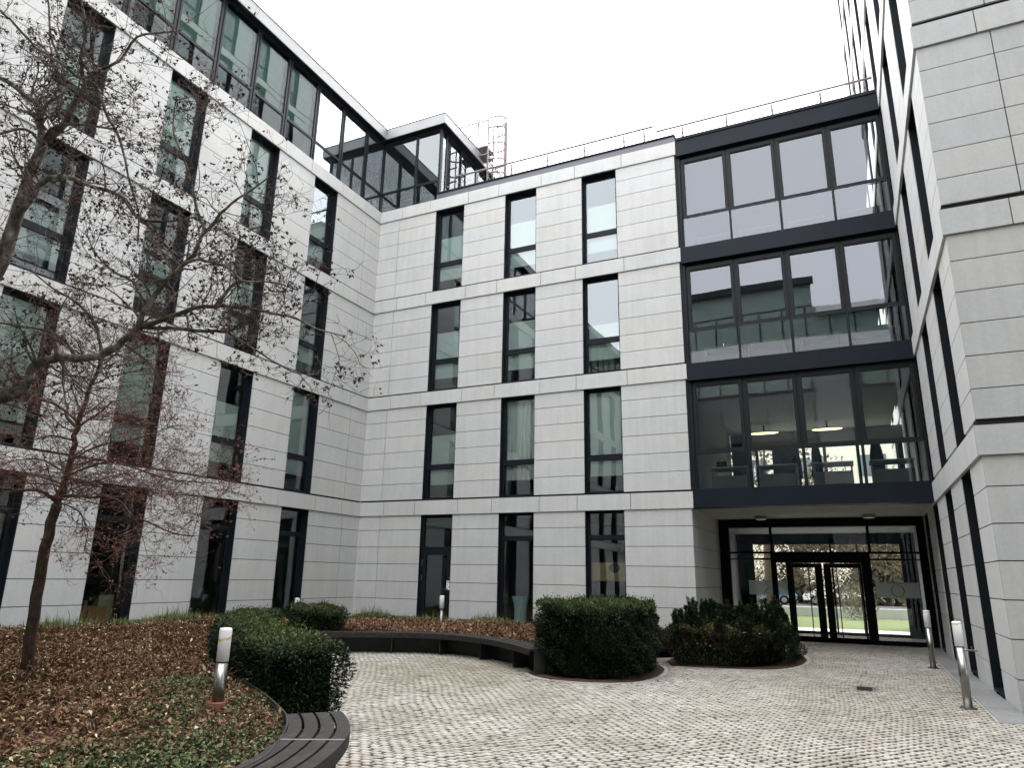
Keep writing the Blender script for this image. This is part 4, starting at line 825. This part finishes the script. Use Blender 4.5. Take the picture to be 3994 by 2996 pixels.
# ---------------------------------------------------------------- hedges
def hedge(name, poly, z0, z1, label, dens=2600, spiky=0, col=None, ln=(.035,.065), cat='hedge', top_round=.08, seed=1, warm=.0, rough=1.0, crease=None):
    rg = np.random.default_rng(seed); root = empty(name, (sum(p[0] for p in poly)/len(poly), sum(p[1] for p in poly)/len(poly), z0)); tag(root, label, cat, 'clipped yew hedges in the court')
    P = np.array(poly); cen = P.mean(0); n = len(P)
    nxt = np.roll(P, -1, 0); area2 = np.sum(P[:,0]*nxt[:,1]-nxt[:,0]*P[:,1]); sgn = 1 if area2 > 0 else -1
    # core
    core = MB(); Q = []
    d_ = []
    for i in range(n):
        e1 = P[i]-P[i-1]; e2 = P[(i+1) % n]-P[i]; t = e1/np.linalg.norm(e1)+e2/np.linalg.norm(e2); t /= np.linalg.norm(t)+1e-9
        d_.append(np.array([t[1], -t[0]])*sgn)
    d_ = np.array(d_)
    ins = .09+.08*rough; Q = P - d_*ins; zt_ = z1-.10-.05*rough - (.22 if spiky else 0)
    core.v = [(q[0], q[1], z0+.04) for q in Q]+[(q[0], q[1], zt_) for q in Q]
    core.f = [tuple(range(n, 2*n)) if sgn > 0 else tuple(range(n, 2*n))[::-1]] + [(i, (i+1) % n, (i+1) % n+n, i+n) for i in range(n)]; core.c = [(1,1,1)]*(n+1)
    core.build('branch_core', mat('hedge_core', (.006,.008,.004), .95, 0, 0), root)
    seg = nxt-P; sl = np.linalg.norm(seg, axis=1); per = sl.sum(); H_ = z1-z0
    ns = int(per*H_*dens); k = rg.choice(n, ns, p=sl/per); t = rg.random(ns)[:,None]
    pos = P[k]+seg[k]*t; nor = np.stack([seg[k][:,1], -seg[k][:,0]], 1)/sl[k][:,None]*sgn
    nor = (d_[k]*(1-t)+d_[(k+1) % n]*t); nor /= np.linalg.norm(nor, axis=1, keepdims=True)
    zz = z0+.03+rg.random(ns)**.9*(H_-.03)
    lump = rough*(.065*np.sin(pos[:,0]*4.1+zz*6)+.055*np.sin(pos[:,1]*5.3-zz*5+1)+.035*np.sin(pos[:,0]*13+pos[:,1]*11+zz*15)+.05*np.sin(pos[:,0]*2.3+pos[:,1]*1.7+2))
    dep = -np.abs(rg.normal(0, .085, ns))+lump+.02 - top_round*np.clip((zz-(z1-.12))/.12, 0, 1)**2 - .05*np.clip((z0+.15-zz)/.15, 0, 1)
    if crease: dep -= .16*np.exp(-((pos[:,0]-crease+.06*np.sin(zz*6))/.11)**2)
    Ps = np.concatenate([pos+nor*dep[:,None], zz[:,None]], 1); Ds = np.concatenate([nor, np.full((ns,1), .25)], 1)+rg.normal(0, .55, (ns,3)); Ns = np.concatenate([nor*.3, np.ones((ns,1))], 1)+rg.normal(0, .4, (ns,3))
    mn, mx = P.min(0), P.max(0); A_ = (mx-mn).prod(); nt_ = int(A_*dens*1.15); xy = mn+rg.random((nt_,2))*(mx-mn); xy = xy[inpoly(xy[:,0], xy[:,1], poly)]; nt_ = len(xy)
    lz = rough*(.045*np.sin(xy[:,0]*3.7+1)*np.sin(xy[:,1]*4.4)+.03*np.sin(xy[:,0]*10+xy[:,1]*8))+(rg.random(nt_)<.06)*rg.uniform(.03,.10,nt_)
    zt2 = z1-.02+lz-np.abs(rg.normal(0, .05, nt_))
    Pt = np.concatenate([xy, zt2[:,None]], 1); Dt = np.concatenate([rg.normal(0, .7, (nt_,2)), np.abs(rg.normal(.7, .4, (nt_,1)))], 1); Nt = rg.normal(0, .5, (nt_,3))+np.array([.3,-.3,.8])
    Pa = np.concatenate([Ps, Pt]); Da = np.concatenate([Ds, Dt]); Na = np.concatenate([Ns, Nt]); m_ = len(Pa)
    L_ = rg.uniform(ln[0], ln[1], m_); W2 = L_*rg.uniform(.28, .42, m_)
    base = np.array([[.008,.016,.006],[.015,.028,.010],[.005,.010,.005],[.030,.046,.014]]); pick = rg.choice(4, m_, p=[.4,.3,.2,.1]); c = base[pick]*rg.uniform(.75, 1.3, (m_,1)); pn = np.sin(Pa[:,0]*3.3+Pa[:,2]*4+seed)*np.sin(Pa[:,1]*2.9-Pa[:,2]*3); c *= (1+.45*pn)[:,None]; c[pn > .75] *= np.array([1.35,1.1,.8])
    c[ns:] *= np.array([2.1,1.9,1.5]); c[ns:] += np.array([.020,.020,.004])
    if warm: q = rg.random(m_) < warm; c[q] = np.array([.09,.05,.02])*rg.uniform(.6,1.2,(q.sum(),1))
    if col is not None: c = c*np.array(col)
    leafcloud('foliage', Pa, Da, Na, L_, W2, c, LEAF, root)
    if spiky:   # upright leader shoots with needles
        nc = spiky//9; cq = mn+rg.random((nc*5,2))*(mx-mn); cq = cq[inpoly(cq[:,0], cq[:,1], poly)][:nc]; ch = rg.uniform(.50, 1.0, len(cq))
        ii = np.repeat(np.arange(len(cq)), 9); off = rg.normal(0, .055, (len(ii),2)); q = cq[ii]+off; hs_ = ch[ii]*np.clip(1.05-np.hypot(off[:,0], off[:,1])*5.0, .35, 1)
        f = MB(); PP = []; DD = []
        for (x, y), h in zip(q, hs_):
            h = float(h); lx_, ly_ = rg.normal(0, .045, 2); zb_ = z1-.38; pts = [(x+lx_*u_**1.4, y+ly_*u_**1.4, zb_+h*u_) for u_ in (0,.33,.66,1)]
            f.tube(pts, [.006,.005,.004,.002], 4)
            nn = int(h*380); u_ = rg.random(nn)**.8; a_ = rg.random(nn)*6.283; r_ = .05*(1-u_*.8)
            PP.append(np.stack([x+lx_*u_**1.4+r_*.2*np.cos(a_), y+ly_*u_**1.4+r_*.2*np.sin(a_), zb_+h*u_], 1)); DD.append(np.stack([np.cos(a_), np.sin(a_), rg.uniform(.4, 1.4, nn)], 1))
        f.build('shoot_stem', TWIG1, root)
        PP = np.concatenate(PP); DD = np.concatenate(DD); m_ = len(PP); c = base[rg.choice(4, m_)]*rg.uniform(.8, 1.6, (m_,1))
        L_ = rg.uniform(.04,.075,m_); leafcloud('shoots', PP, DD, rg.normal(0,.5,(m_,3))+np.array([0,0,1.]), L_, L_*.3, c, LEAF, root)
    for o in root.children: o.matrix_parent_inverse = Matrix.Translation(root.location).inverted()
    return root
def band_poly(P, wl, wr):
    P = smoothpoly(P, 4); return offset(P, wl) + offset(P, wr)[::-1]
HA = band_poly([(-5.32,6.24),(-5.8,6.55),(-6.7,7.15),(-7.6,7.8),(-8.5,8.55),(-9.4,9.4),(-10.2,10.3),(-10.9,11.3)], -.42, .38)
hedge('yew_hedge', HA, .0, .88, 'long curved clipped yew hedge running back from the near bench along the leaf bed', dens=3000, seed=3, rough=.55)
HB = band_poly([(-11.4,13.6),(-10.9,13.2),(-10.35,12.75)], -.55, .35)
HB = band_poly([(-12.6,14.7),(-11.8,13.85),(-11.0,13.1),(-10.45,12.55)], -.50, .50)
hedge('yew_hedge', HB, .1, .86, 'short clipped yew hedge at the left end of the far bench', dens=2300, seed=4)
hedge('yew_hedge', [(-5.24,11.98),(-4.92,11.62),(-4.48,11.42),(-3.92,11.52),(-3.48,11.88),(-3.36,12.4),(-3.38,13.1),(-3.52,13.8),(-3.8,14.5),(-4.3,15.1),(-4.9,14.6),(-5.3,13.6)], .0, 1.17, 'big block shaped clipped yew hedge in the middle of the court', dens=3200, seed=5, rough=1.3, crease=-4.28)
hedge('yew_hedge', [(-3.34,14.40),(-2.63,14.50),(-1.98,14.74),(-1.62,15.14),(-1.40,15.9),(-1.36,16.9),(-1.52,17.9),(-1.9,18.5),(-2.6,18.0),(-3.4,17.0),(-3.62,15.6)], 0, .70, 'loose overgrown yew hedge with upright shoots in front of the entrance passage', dens=2000, spiky=520, seed=6, col=(.8,.75,.65), warm=.02, rough=1.2)

# ---------------------------------------------------------------- leaf litter, ground cover, grass
def scatter(n, region, rg, wfun=None):
    x0, x1, y0, y1 = region; x = rg.uniform(x0, x1, n); y = rg.uniform(y0, y1, n); k = inpoly(x, y, bed)
    if wfun is not None: k &= rg.random(n) < wfun(x, y)
    return x[k], y[k]
rg = np.random.default_rng(21)
def greenw(x, y):   # how green the ground cover is here
    g = np.clip(1.7-(np.hypot(x+3.5, (y-3.7)*.85))/1.15, 0, 1); g += .55*np.exp(-((x+5.5)**2+(y-5.35)**2)/.5)+.6*np.exp(-((x+6.9)**2+(y-6.2)**2)/.35)
    return np.clip(g+.25*g*np.sin(x*5)*np.sin(y*6.1), 0, 1)
xa, ya = scatter(210000, (-11.5,-3.3,1.5,11.5), rg, lambda x, y: np.clip(1.15-(np.hypot(x, y)-4)/11, .25, 1)*(1-.8*greenw(x, y))*np.clip(.75+.5*np.sin(x*2.9+1)*np.sin(y*3.3)+.35*np.sin(x*8.1)*np.sin(y*7.3+x*3), .12, 1))
xb, yb = scatter(60000, (XL,-3.8,7,18.3), rg, lambda x, y: np.clip(.9-.0*x, 0, 1)*((y < 17.4) & (x > XL+.55)))
x = np.concatenate([xa, xb]); y = np.concatenate([ya, yb]); n = len(x); big = rg.random(n) < .02
P = np.stack([x, y, bedz(x, y)+np.abs(rg.normal(.01, .045, n))*(1+.8*np.sin(x*4.1+y)*np.sin(y*3.7))], 1)
D = rg.normal(0, 1, (n,3))*np.array([1,1,.6]); Nn = rg.normal(0, .75, (n,3))+np.array([0,0,1.]); ln = rg.uniform(.03,.072,n); ln[big] *= 1.6; wd = ln*rg.uniform(.14,.45,n)
pal = np.array([[.120,.055,.026],[.19,.100,.050],[.048,.022,.012],[.29,.185,.105],[.58,.47,.31],[.085,.060,.027]]); c = pal[rg.choice(6, n, p=[.30,.22,.26,.11,.035,.075])]*rg.uniform(.75,1.2,(n,1))
o = leafcloud('leaf_litter', P, D, Nn, ln, wd, c, DRY, bend=.45); tag(o, 'brown fallen leaves covering the raised planting bed', 'leaf litter', kind='stuff')
n = 420; q = rg.choice(len(E0+HC), n); cc_ = np.array(E0+HC)[q]; P = np.stack([cc_[:,0]+np.abs(rg.normal(.25,.35,n)), cc_[:,1]+rg.normal(-.1,.45,n), np.full(n,.012)], 1); P = P[~inpoly(P[:,0], P[:,1], bed) & (P[:,0] > -9)]; n = len(P); ln = rg.uniform(.03,.06,n)
o = leafcloud('stray_leaves', P, rg.normal(0,1,(n,3))*np.array([1,1,.1]), rg.normal(0,.2,(n,3))+np.array([0,0,1.]), ln, ln*.5, pal[rg.choice(6,n)], DRY); tag(o, 'few stray brown leaves blown onto the paving beside bench and hedges', 'fallen leaves', kind='stuff')
x, y = scatter(90000, (-8.5,-3.3,1.5,8), rg, lambda x, y: greenw(x, y)*1.0); n = len(x)
P = np.stack([x, y, bedz(x, y)+rg.uniform(.0,.065,n)], 1); D = rg.normal(0,1,(n,3))*np.array([1,1,.5]); Nn = rg.normal(0,.4,(n,3))+np.array([0,0,1.]); ln = rg.uniform(.020,.044,n)
pal = np.array([[.055,.075,.025],[.11,.135,.055],[.21,.235,.125],[.022,.034,.013]]); c = pal[rg.choice(4, n, p=[.35,.3,.12,.23])]*rg.uniform(.8,1.2,(n,1))
o = leafcloud('ground_cover', P, D, Nn, ln, ln*.7, c, LEAF); tag(o, 'low green ivy like ground cover near the curved bench', 'ground cover', kind='stuff')
# grass fringe along the walls: thin bent blades
def blades(name, x, y, h, label, pal, w=.006):
    n = len(x); z = bedz(x, y); a = rg.random(n)*6.283; lean = rg.uniform(.1,.7,n)*h; dx, dy = np.cos(a), np.sin(a)
    p0 = np.stack([x-dy*w, y+dx*w, z], 1); p1 = np.stack([x+dy*w, y-dx*w, z], 1); m0 = np.stack([x+dx*lean*.3-dy*w*.8, y+dy*lean*.3+dx*w*.8, z+h*.6], 1); m1 = np.stack([x+dx*lean*.3+dy*w*.8, y+dy*lean*.3-dx*w*.8, z+h*.6], 1); t = np.stack([x+dx*lean, y+dy*lean, z+h], 1); t2 = t+np.array([.001,0,0])
    V = np.stack([p0,p1,m0,m1,t,t2], 1).reshape(-1,3); F = (np.array([[0,1,3,2],[2,3,5,4]])[None]+6*np.arange(n)[:,None,None]).reshape(-1,4)
    c = np.repeat(pal[rg.choice(len(pal), n)]*rg.uniform(.8,1.2,(n,1)), 2, 0); o = npmesh(name, V, F, LEAF, c); tag(o, label, 'grass', kind='stuff'); return o
pal = np.array([[.08,.12,.03],[.13,.17,.05],[.05,.08,.02],[.20,.18,.09]])
x1_ = rg.uniform(XL+.02, XL+.9, 26000); y1_ = rg.uniform(3, 17.8, 26000); k = rg.random(26000) < np.clip(1.1-(x1_-XL)/.85, 0, 1)*np.clip(.45+.7*np.sin(y1_*2.1)*np.sin(y1_*.83+2)+.3*np.sin(y1_*7.3), .05, 1); x1_, y1_ = x1_[k], y1_[k]
x2_ = rg.uniform(XL+.3, -4.0, 13000); y2_ = rg.uniform(17.35, 18.36, 13000); k = rg.random(13000) < (.25+.75*(np.sin(x2_*1.9+1) > 0.1)); x2_, y2_ = x2_[k], y2_[k]
x3_, y3_ = np.concatenate([x1_, x2_]), np.concatenate([y1_, y2_])
blades('grass_fringe', x3_, y3_, rg.uniform(.07,.21,len(x3_))*(1+.9*(rg.random(len(x3_))<.12))*(.75+.35*np.sin(x3_*3.1+y3_*2.7)), 'uneven green grass growing along the foot of the stone walls', pal)
# dead perennials along the far bench: bronze curled leaves on stems
n = 9000; x = rg.uniform(-11.2,-4.6,n); y = rg.uniform(13.0,17.2,n); k = inpoly(x, y, bed) & (rg.random(n) < np.clip(.55+.5*np.sin(x*2.3)*np.cos(y*1.4), .12, 1)) ; x, y = x[k], y[k]; n = len(x)
P = np.stack([x, y, bedz(x, y)+rg.random(n)**1.5*.22*(.5+.5*np.sin(x*1.7)**2)], 1); D = rg.normal(0,1,(n,3)); Nn = rg.normal(0,.6,(n,3))+np.array([0,-.3,1.]); ln = rg.uniform(.05,.10,n)
pal2 = np.array([[.13,.060,.032],[.20,.105,.058],[.08,.036,.02],[.32,.20,.12]]); c = pal2[rg.choice(4, n, p=[.35,.3,.2,.15])]*rg.uniform(.8,1.2,(n,1))
o = leafcloud('dead_perennials', P, D, Nn, ln, ln*.55, c, DRY, bend=.5); tag(o, 'bronze dried perennial foliage in the bed behind the far bench', 'dried plants', kind='stuff')
n = 260; a = rg.random(n)*6.283; x = -2.9+rg.normal(0,.45,n); y = 14.75+rg.normal(0,.12,n); P = np.stack([x, y, rg.uniform(.35,.72,n)], 1); ln = rg.uniform(.05,.09,n)
o = leafcloud('dead_perennials', P, rg.normal(0,1,(n,3)), rg.normal(0,.6,(n,3))+np.array([0,-.3,1.]), ln, ln*.5, pal2[rg.choice(4,n)]*np.array([.75,.5,.45]), DRY, bend=.4); tag(o, 'russet leaves tangled in the loose hedge before the entrance', 'dried plants', kind='stuff')

# ---------------------------------------------------------------- trees
def grow_tree(root, limbs, spec, barkm, twigm, seedm, seedn, seedsize, seed, zbias):
    rg = random.Random(seed); tr = MB(); tw = MB(); SP_ = []
    def rnd(d, s): return (d+Vector((rg.gauss(0,s), rg.gauss(0,s), rg.gauss(0,s)))).normalized()
    def branch(p, d, ln, r, lvl):
        n = 5 if lvl == 1 else 4; pts = [p]; rr = [r]; st = ln/n
        for i in range(n):
            d = rnd(d, spec['wig'][lvl-1]); d.z += zbias*.12; d.normalize(); p = p+d*st*rg.uniform(.8,1.2); pts.append(p); rr.append(r*(1-.75*(i+1)/n))
        tw.tube(pts, rr, 4 if lvl == 1 else 3, cap=False)
        if lvl < 3:
            for j in range(spec['kids'][lvl]):
                t = rg.uniform(.15,1.0)*n; i = min(int(t), n-1); q = pts[i].lerp(pts[i+1], t-i); dd = (pts[i+1]-pts[i]).normalized(); side = dd.cross(Vector((rg.gauss(0,1), rg.gauss(0,1), rg.gauss(0,1)))).normalized()
                side.z *= spec['flat']; side.normalize()
                branch(q, (dd*.6+side*rg.uniform(.6,1.1)).normalized(), ln*spec['len'][lvl]*rg.uniform(.6,1.25), max(rr[i]*.6, spec['rmin']), lvl+1)
        if lvl >= 2 and rg.random() < seedn: SP_.append(pts[-1])
        if lvl == 3 and rg.random() < seedn*.6: SP_.append(pts[2])
    for (t, r0, r1, pts) in limbs:
        V_ = [Vector(p) for p in pts]; fine = []
        for i in range(len(V_)-1):
            p0, p1, p2, p3 = V_[max(i-1,0)], V_[i], V_[i+1], V_[min(i+2,len(V_)-1)]
            for k in range(3): u = k/3; fine.append(.5*((2*p1)+(p2-p0)*u+(2*p0-5*p1+4*p2-p3)*u*u+(-p0+3*p1-3*p2+p3)*u**3))
        fine.append(V_[-1]); N_ = len(fine); rad = [r0+(r1-r0)*i/(N_-1) for i in range(N_)]
        j = [Vector((rg.gauss(0,1), rg.gauss(0,1), rg.gauss(0,1)))*min(.008, r*.25) for r in rad]
        tr.tube([a+b for a, b in zip(fine, j)], rad, 10 if r0 > .06 else 7)
        if r0 >= spec['trunk_r'] : continue
        tot = sum((a-b).length for a, b in zip(fine, fine[1:]))
        for q in range(int(tot*spec['per_m'])+3):
            t = rg.uniform(.08,1.0)*(N_-1); i = min(int(t), N_-2); p = fine[i].lerp(fine[i+1], t-i); dd = (fine[i+1]-fine[i]).normalized()
            side = dd.cross(Vector((rg.gauss(0,1), rg.gauss(0,1), rg.gauss(0,1)))).normalized(); side.z = side.z*spec['flat']+.15*zbias; side.normalize()
            branch(p, (dd*.5+side).normalized(), spec['len'][0]*rg.uniform(.5,1.2), min(max(rad[i]*.4, spec['rmin']*1.8), .014), 1)
    tr.build('trunk', barkm, root, smooth=True); tw.build('twigs', twigm, root)
    # seed pods / buds: little irregular four-faced lumps in clusters
    k = len(SP_); S_ = np.array([list(p) for p in SP_]); r2 = np.random.default_rng(seed); m_ = 3; S_ = np.repeat(S_, m_, 0)+r2.normal(0, seedsize*.75, (k*m_,3)); n = len(S_); s = seedsize*r2.uniform(.35,1.1,(n,1,1))
    tet = np.array([[1,1,1],[-1,-1,1],[-1,1,-1],[1,-1,-1]])*.75; V = (S_[:,None,:]+(tet[None]+r2.normal(0,.35,(n,4,3)))*s).reshape(-1,3); F = (np.array([[0,1,2],[0,3,1],[0,2,3],[1,3,2]])[None]+4*np.arange(n)[:,None,None]).reshape(-1,3)
    npmesh('seed_clusters' if seedm is SEED else 'buds', V, F, seedm, None, root)
    for o in root.children: o.matrix_parent_inverse = Matrix.Translation(root.location).inverted()
T2 = empty('bare_tree', (-9.67, 4.06, .4)); tag(T2, 'large bare tree with mottled bark and dark seed clusters at the left edge', 'tree')
grow_tree(T2, [l for l in LIMBS if l[0] == 2], dict(wig=(.24,.32,.40), kids=(0,7,4), len=(.66,.48,.52), flat=.8, rmin=.0022, per_m=7.0, trunk_r=.09), BARK2, TWIG2, SEED, .27, .0125, 5, .6)
T1 = empty('bare_tree', (-9.3, 5.78, .35)); tag(T1, 'slim young tree with brown bark and reddish twigs standing in the leaf bed', 'tree')
grow_tree(T1, [l for l in LIMBS if l[0] == 1], dict(wig=(.16,.24,.30), kids=(0,6,4), len=(.78,.5,.5), flat=.35, rmin=.0022, per_m=13, trunk_r=.07), BARK1, TWIG1, BUD, .30, .0095, 9, .3)

# ---------------------------------------------------------------- beyond the entrance
PATH = mat('pale_path', (.62,.60,.55), .8); LAWN = mat('lawn_green', (.12,.16,.05), .9)
L(LAWN, ramp(LAWN, noise(LAWN, 6, 5), [(.3, (.06,.085,.015)), (.7, (.11,.14,.030))]), bsdf(LAWN).inputs['Base Color'])
sheet('path', [(-30,25.6),(30,25.6),(30,29.2),(-30,29.2)], -.02, PATH); sheet('lawn', [(-30,29.2),(30,29.2),(30,38.5),(-30,38.5)], -.018, LAWN)
sheet('road', [(-60,52.2),(60,52.2),(60,60),(-60,60)], -.019, mat('asphalt', (.09,.09,.09), .9))
f = MB(); f.box(-30,30,38.5,38.9,-.02,.42); o = f.build('garden_wall', INTER); tag(o, 'low pale wall behind the lawn seen through the entrance', 'wall')
def clump(name, x, y, z, rx, rz, n, pal, label, cat, lf=(.10,.22), seed=1, m=None, trunk=None):
    g_ = np.random.default_rng(seed); r = empty(name, (x, y, 0)); tag(r, label, cat)
    v = g_.normal(0,1,(n,3)); v /= np.linalg.norm(v,axis=1,keepdims=True); v *= (g_.random((n,1))**.35); lump = 1+.22*np.sin(v[:,0:1]*7+seed)*np.sin(v[:,2:3]*6+v[:,1:2]*5)
    P = v*lump*np.array([rx,rx,rz])+np.array([x,y,z]); ln_ = g_.uniform(lf[0],lf[1],n); c = np.array(pal)[g_.choice(len(pal),n)]*g_.uniform(.75,1.25,(n,1))
    leafcloud('crown', P, g_.normal(0,1,(n,3)), g_.normal(0,1,(n,3)), ln_, ln_*.7, c, m or LEAF, r)
    if trunk:
        f = MB(); f.tube([(x,y,-.05),(x+.05,y,z*.5),(x-.05,y,z)], [trunk,trunk*.8,trunk*.5], 8)
        for q in range(9): a = q*.7; f.tube([(x,y,z*.45+q*.12),(x+rx*.45*math.cos(a),y+rx*.4*math.sin(a),z*.8+q*.1),(x+rx*.85*math.cos(a),y+rx*.8*math.sin(a),z*1.05+q*.15)], [trunk*.5,trunk*.3,trunk*.1], 5)
        f.build('trunk', BARK1, r)
    for o in r.children: o.matrix_parent_inverse = Matrix.Translation(r.location).inverted()
clump('magnolia_tree', -4.9, 36.5, 2.7, 2.1, 1.3, 3600, [(.75,.70,.62),(.85,.82,.75),(.35,.30,.22)], 'white blossoming magnolia seen through the left of the entrance glass', 'tree', (.06,.13), 2, trunk=.10)
clump('magnolia_tree', -1.5, 42.5, 2.3, 1.2, 1.0, 1300, [(.75,.70,.62),(.85,.82,.75),(.35,.30,.22)], 'white blossoming magnolia seen through the middle of the entrance doors', 'tree', (.06,.13), 3, trunk=.09)
clump('bare_tree', -3.5, 33.5, 6.2, 2.8, 2.0, 900, [(.10,.07,.05)], 'dark branching tree trunk standing on the lawn beyond the entrance', 'tree', (.12,.25), 4, trunk=.24)
for i, (x, y, rx, rz, lab) in enumerate([(-7,48,3.2,4.2,'far left brown bushy tree beyond the entrance'),(-1.5,49,2.8,4.6,'brown bushy tree beyond the middle of the entrance'),(3.6,47,3.0,4.4,'olive brown tree beyond the right entrance glass'),(9,54,4,6,'far right brown tree beyond the entrance'),(-13,54,4,6,'outer left brown tree past the passage')]):
    clump('bushy_tree', x, y, rz*.95, rx, rz, 7000, [(.10,.085,.045),(.16,.12,.075),(.07,.07,.035),(.20,.14,.10)], lab, 'tree', (.10,.26), 20+i, trunk=.2)
clump('round_shrub', -.1, 37.2, .75, .8, .8, 1500, [(.09,.09,.04),(.14,.12,.06)], 'small olive shrub at the lawn edge beyond the doors', 'shrub', (.05,.12), 31)
fb = empty('office_building', (0, 70, 0)); tag(fb, 'cream office block with grey windows far behind the glazed bridge', 'building', 'office buildings around the courtyard')
CREAM = mat('cream_render', (.60,.57,.47), .8); f = MB(); f.box(-45,45,70.05,82,-.05,17); f.build('wall', CREAM, fb)
WG = mat('far_window_glass', (.10,.13,.15), .15)
for k in range(5):
    for i in range(18):
        f = MB(); x = -44+i*5; f.box(x, x+2.3, 69.98, 70.045, 1.2+3.2*k, 3.1+3.2*k); w_ = f.build('window', WG, fb); f = MB(); f.box(x+1.12, x+1.18, 69.95, 69.979, 1.2+3.2*k, 3.1+3.2*k); f.build('frame', WHITE, w_)
for o in fb.children: o.matrix_parent_inverse = Matrix.Translation(fb.location).inverted()
def car(x, y, col, label):
    r = empty('parked_car', (x, y, 0)); tag(r, label, 'car', 'cars parked beyond the lawn')
    prof = [(-2.1,.35),(-2.15,.62),(-2.0,.82),(-1.5,.92),(-.85,1.40),(.55,1.44),(1.25,1.0),(1.95,.86),(2.15,.62),(2.1,.35)]
    f = MB(); n = len(prof)
    for yy, s in ((-.85,1),(-.75,1),(.75,1),(.85,1)): f.v += [(px, yy*(1-.12*max(0,pz-.9)/.5), pz) for px, pz in prof]
    for q in range(3):
        for i in range(n-1): a = q*n+i; f.f.append((a,a+1,a+1+n,a+n)); f.c.append((1,1,1))
    f.f += [tuple(range(n))[::-1], tuple(range(3*n,4*n))]; f.c += [(1,1,1)]*2
    f.build('body', mat('car_paint', col, .3), r)
    f = MB(); f.quad((-1.25,-.855,.95),(1.05,-.855,.98),(.50,-.80,1.34),(-.80,-.80,1.32)); f.build('side_window', WG, r)
    for wx_ in (-1.35, 1.35):
        for sy in (-1, 1): f = MB(); f.tube([(wx_, sy*.70, .32),(wx_, sy*.88, .32)], .32, 16); w = f.build('wheel', BLK, r); f = MB(); f.tube([(wx_, sy*.881, .32),(wx_, sy*.885, .32)], .19, 12); f.build('rim', GALV, w)
NS_ = 42000; x = rg.uniform(-26, 26, NS_); y = rg.uniform(61, 66, NS_); zz = rg.random(NS_)**.85*(6.4+1.2*np.sin(x*.5)+.8*np.sin(x*1.7)); ln = rg.uniform(.3,.7,NS_)
pal = np.array([[.09,.075,.04],[.14,.11,.065],[.06,.065,.03]]); o = leafcloud('far_shrubbery', np.stack([x,y,zz],1), rg.normal(0,1,(NS_,3)), rg.normal(0,1,(NS_,3)), ln, ln*.7, pal[rg.choice(3,NS_)], LEAF); tag(o, 'brown mass of shrubs before the far cream building', 'shrubbery', kind='stuff')
car(-6.3, 57.0, (.12,.22,.30), 'pale blue parked car glimpsed through the left entrance door'); car(-1.6, 57.6, (.7,.7,.72), 'white parked car glimpsed through the right entrance door'); car(-12.5, 57.2, (.08,.08,.09), 'black parked car further left beyond the lawn')

# ---------------------------------------------------------------- building closing the court behind the camera
rb_ = empty('office_building', (0, -14, 0)); tag(rb_, 'curved office building with white bands mirrored in the bridge glass', 'building', 'office buildings around the courtyard')
BANDW = mat('white_band', (.75,.76,.75), .6); GRG = mat('green_tinted_glass', (.17,.25,.21), .25, 0, .5)
GRD_ = mat('dark_teal_glass', (.035,.050,.055), .2, 0, .6)
def arc(x): return -12.2-.012*(x+3)**2*.6
def seg(x0, x1, z0, z1, off=0):
    f = MB(); xs = np.linspace(x0, x1, 25)
    for a, b in zip(xs[:-1], xs[1:]):
        v = [(a, arc(a)+off), (b, arc(b)+off), (b, arc(b)+off-.4), (a, arc(a)+off-.4)]; n0 = len(f.v); f.v += [(*q, z0) for q in v]+[(*q, z1) for q in v]; f.f += [(n0,n0+3,n0+2,n0+1),(n0+4,n0+5,n0+6,n0+7),(n0+1,n0,n0+4,n0+5),(n0+2,n0+3,n0+7,n0+6)]+[(n0+3,n0,n0+4,n0+7),(n0+1,n0+2,n0+6,n0+5)]; f.c += [(1,1,1)]*6
    return f
for k in range(6):
    z = .4+3.43*k; seg(-14, 17, z, z+2.3 if k > 3 else z+3.2, -.25).build('window_band', GRG if k > 3 else GRD_, rb_)
    if k < 5: seg(-14, 17, z+(2.3 if k > 3 else 3.2), z+3.43, 0 if k > 3 else -.2).build('spandrel_band', BANDW if k > 3 else DARKM, rb_)
seg(-14, -1.0, 20.0, 21.6, -.3).build('window_band', GRG, rb_); seg(-14.2, -.8, 21.55, 22.0, .15).build('roof', DARKM, rb_); seg(-.8, 17, 19.2, 19.7, .2).build('roof', BANDW, rb_)
f = MB()
for i in range(21):
    x = -13.5+i*1.5
    for k in range(6): z = .4+3.43*k; f.box(x-.04, x+.04, arc(x)-.27, arc(x)-.18, z, z+2.3)
f.build('mullion', DARKM, rb_)
f = MB(); f.box(-1.3, .75, arc(0)-.2, arc(0)+.4, 0, 15.2); f.build('stone_pier', mat('grey_pier', (.20,.20,.20), .8), rb_)
f = MB(); f.box(-14, 17, -22, -14.5, 0, 19.1); f.build('core', INTERD, rb_)
for o in rb_.children: o.matrix_parent_inverse = Matrix.Translation(rb_.location).inverted()

# ---------------------------------------------------------------- unseen block added on the right to shade the tower front
es = empty('office_building', (13, 0, 0)); tag(es, 'plain pale stone block added outside the frame to shade the tower front', 'building', 'office buildings around the courtyard')
f = MB(); f.box(12.5, 13.2, -11.5, 9.0, 0, 23, (.5,.5,.49)); f.build('wall', STONE, es, usecol=True)
for k in range(6):
    for i in range(7): f = MB(); f.box(12.44, 12.499, -10.5+2.7*i, -9.3+2.7*i, .6+3.43*k, 3.3+3.43*k); f.build('window', WG, es)
for o in es.children: o.matrix_parent_inverse = Matrix.Translation(es.location).inverted()
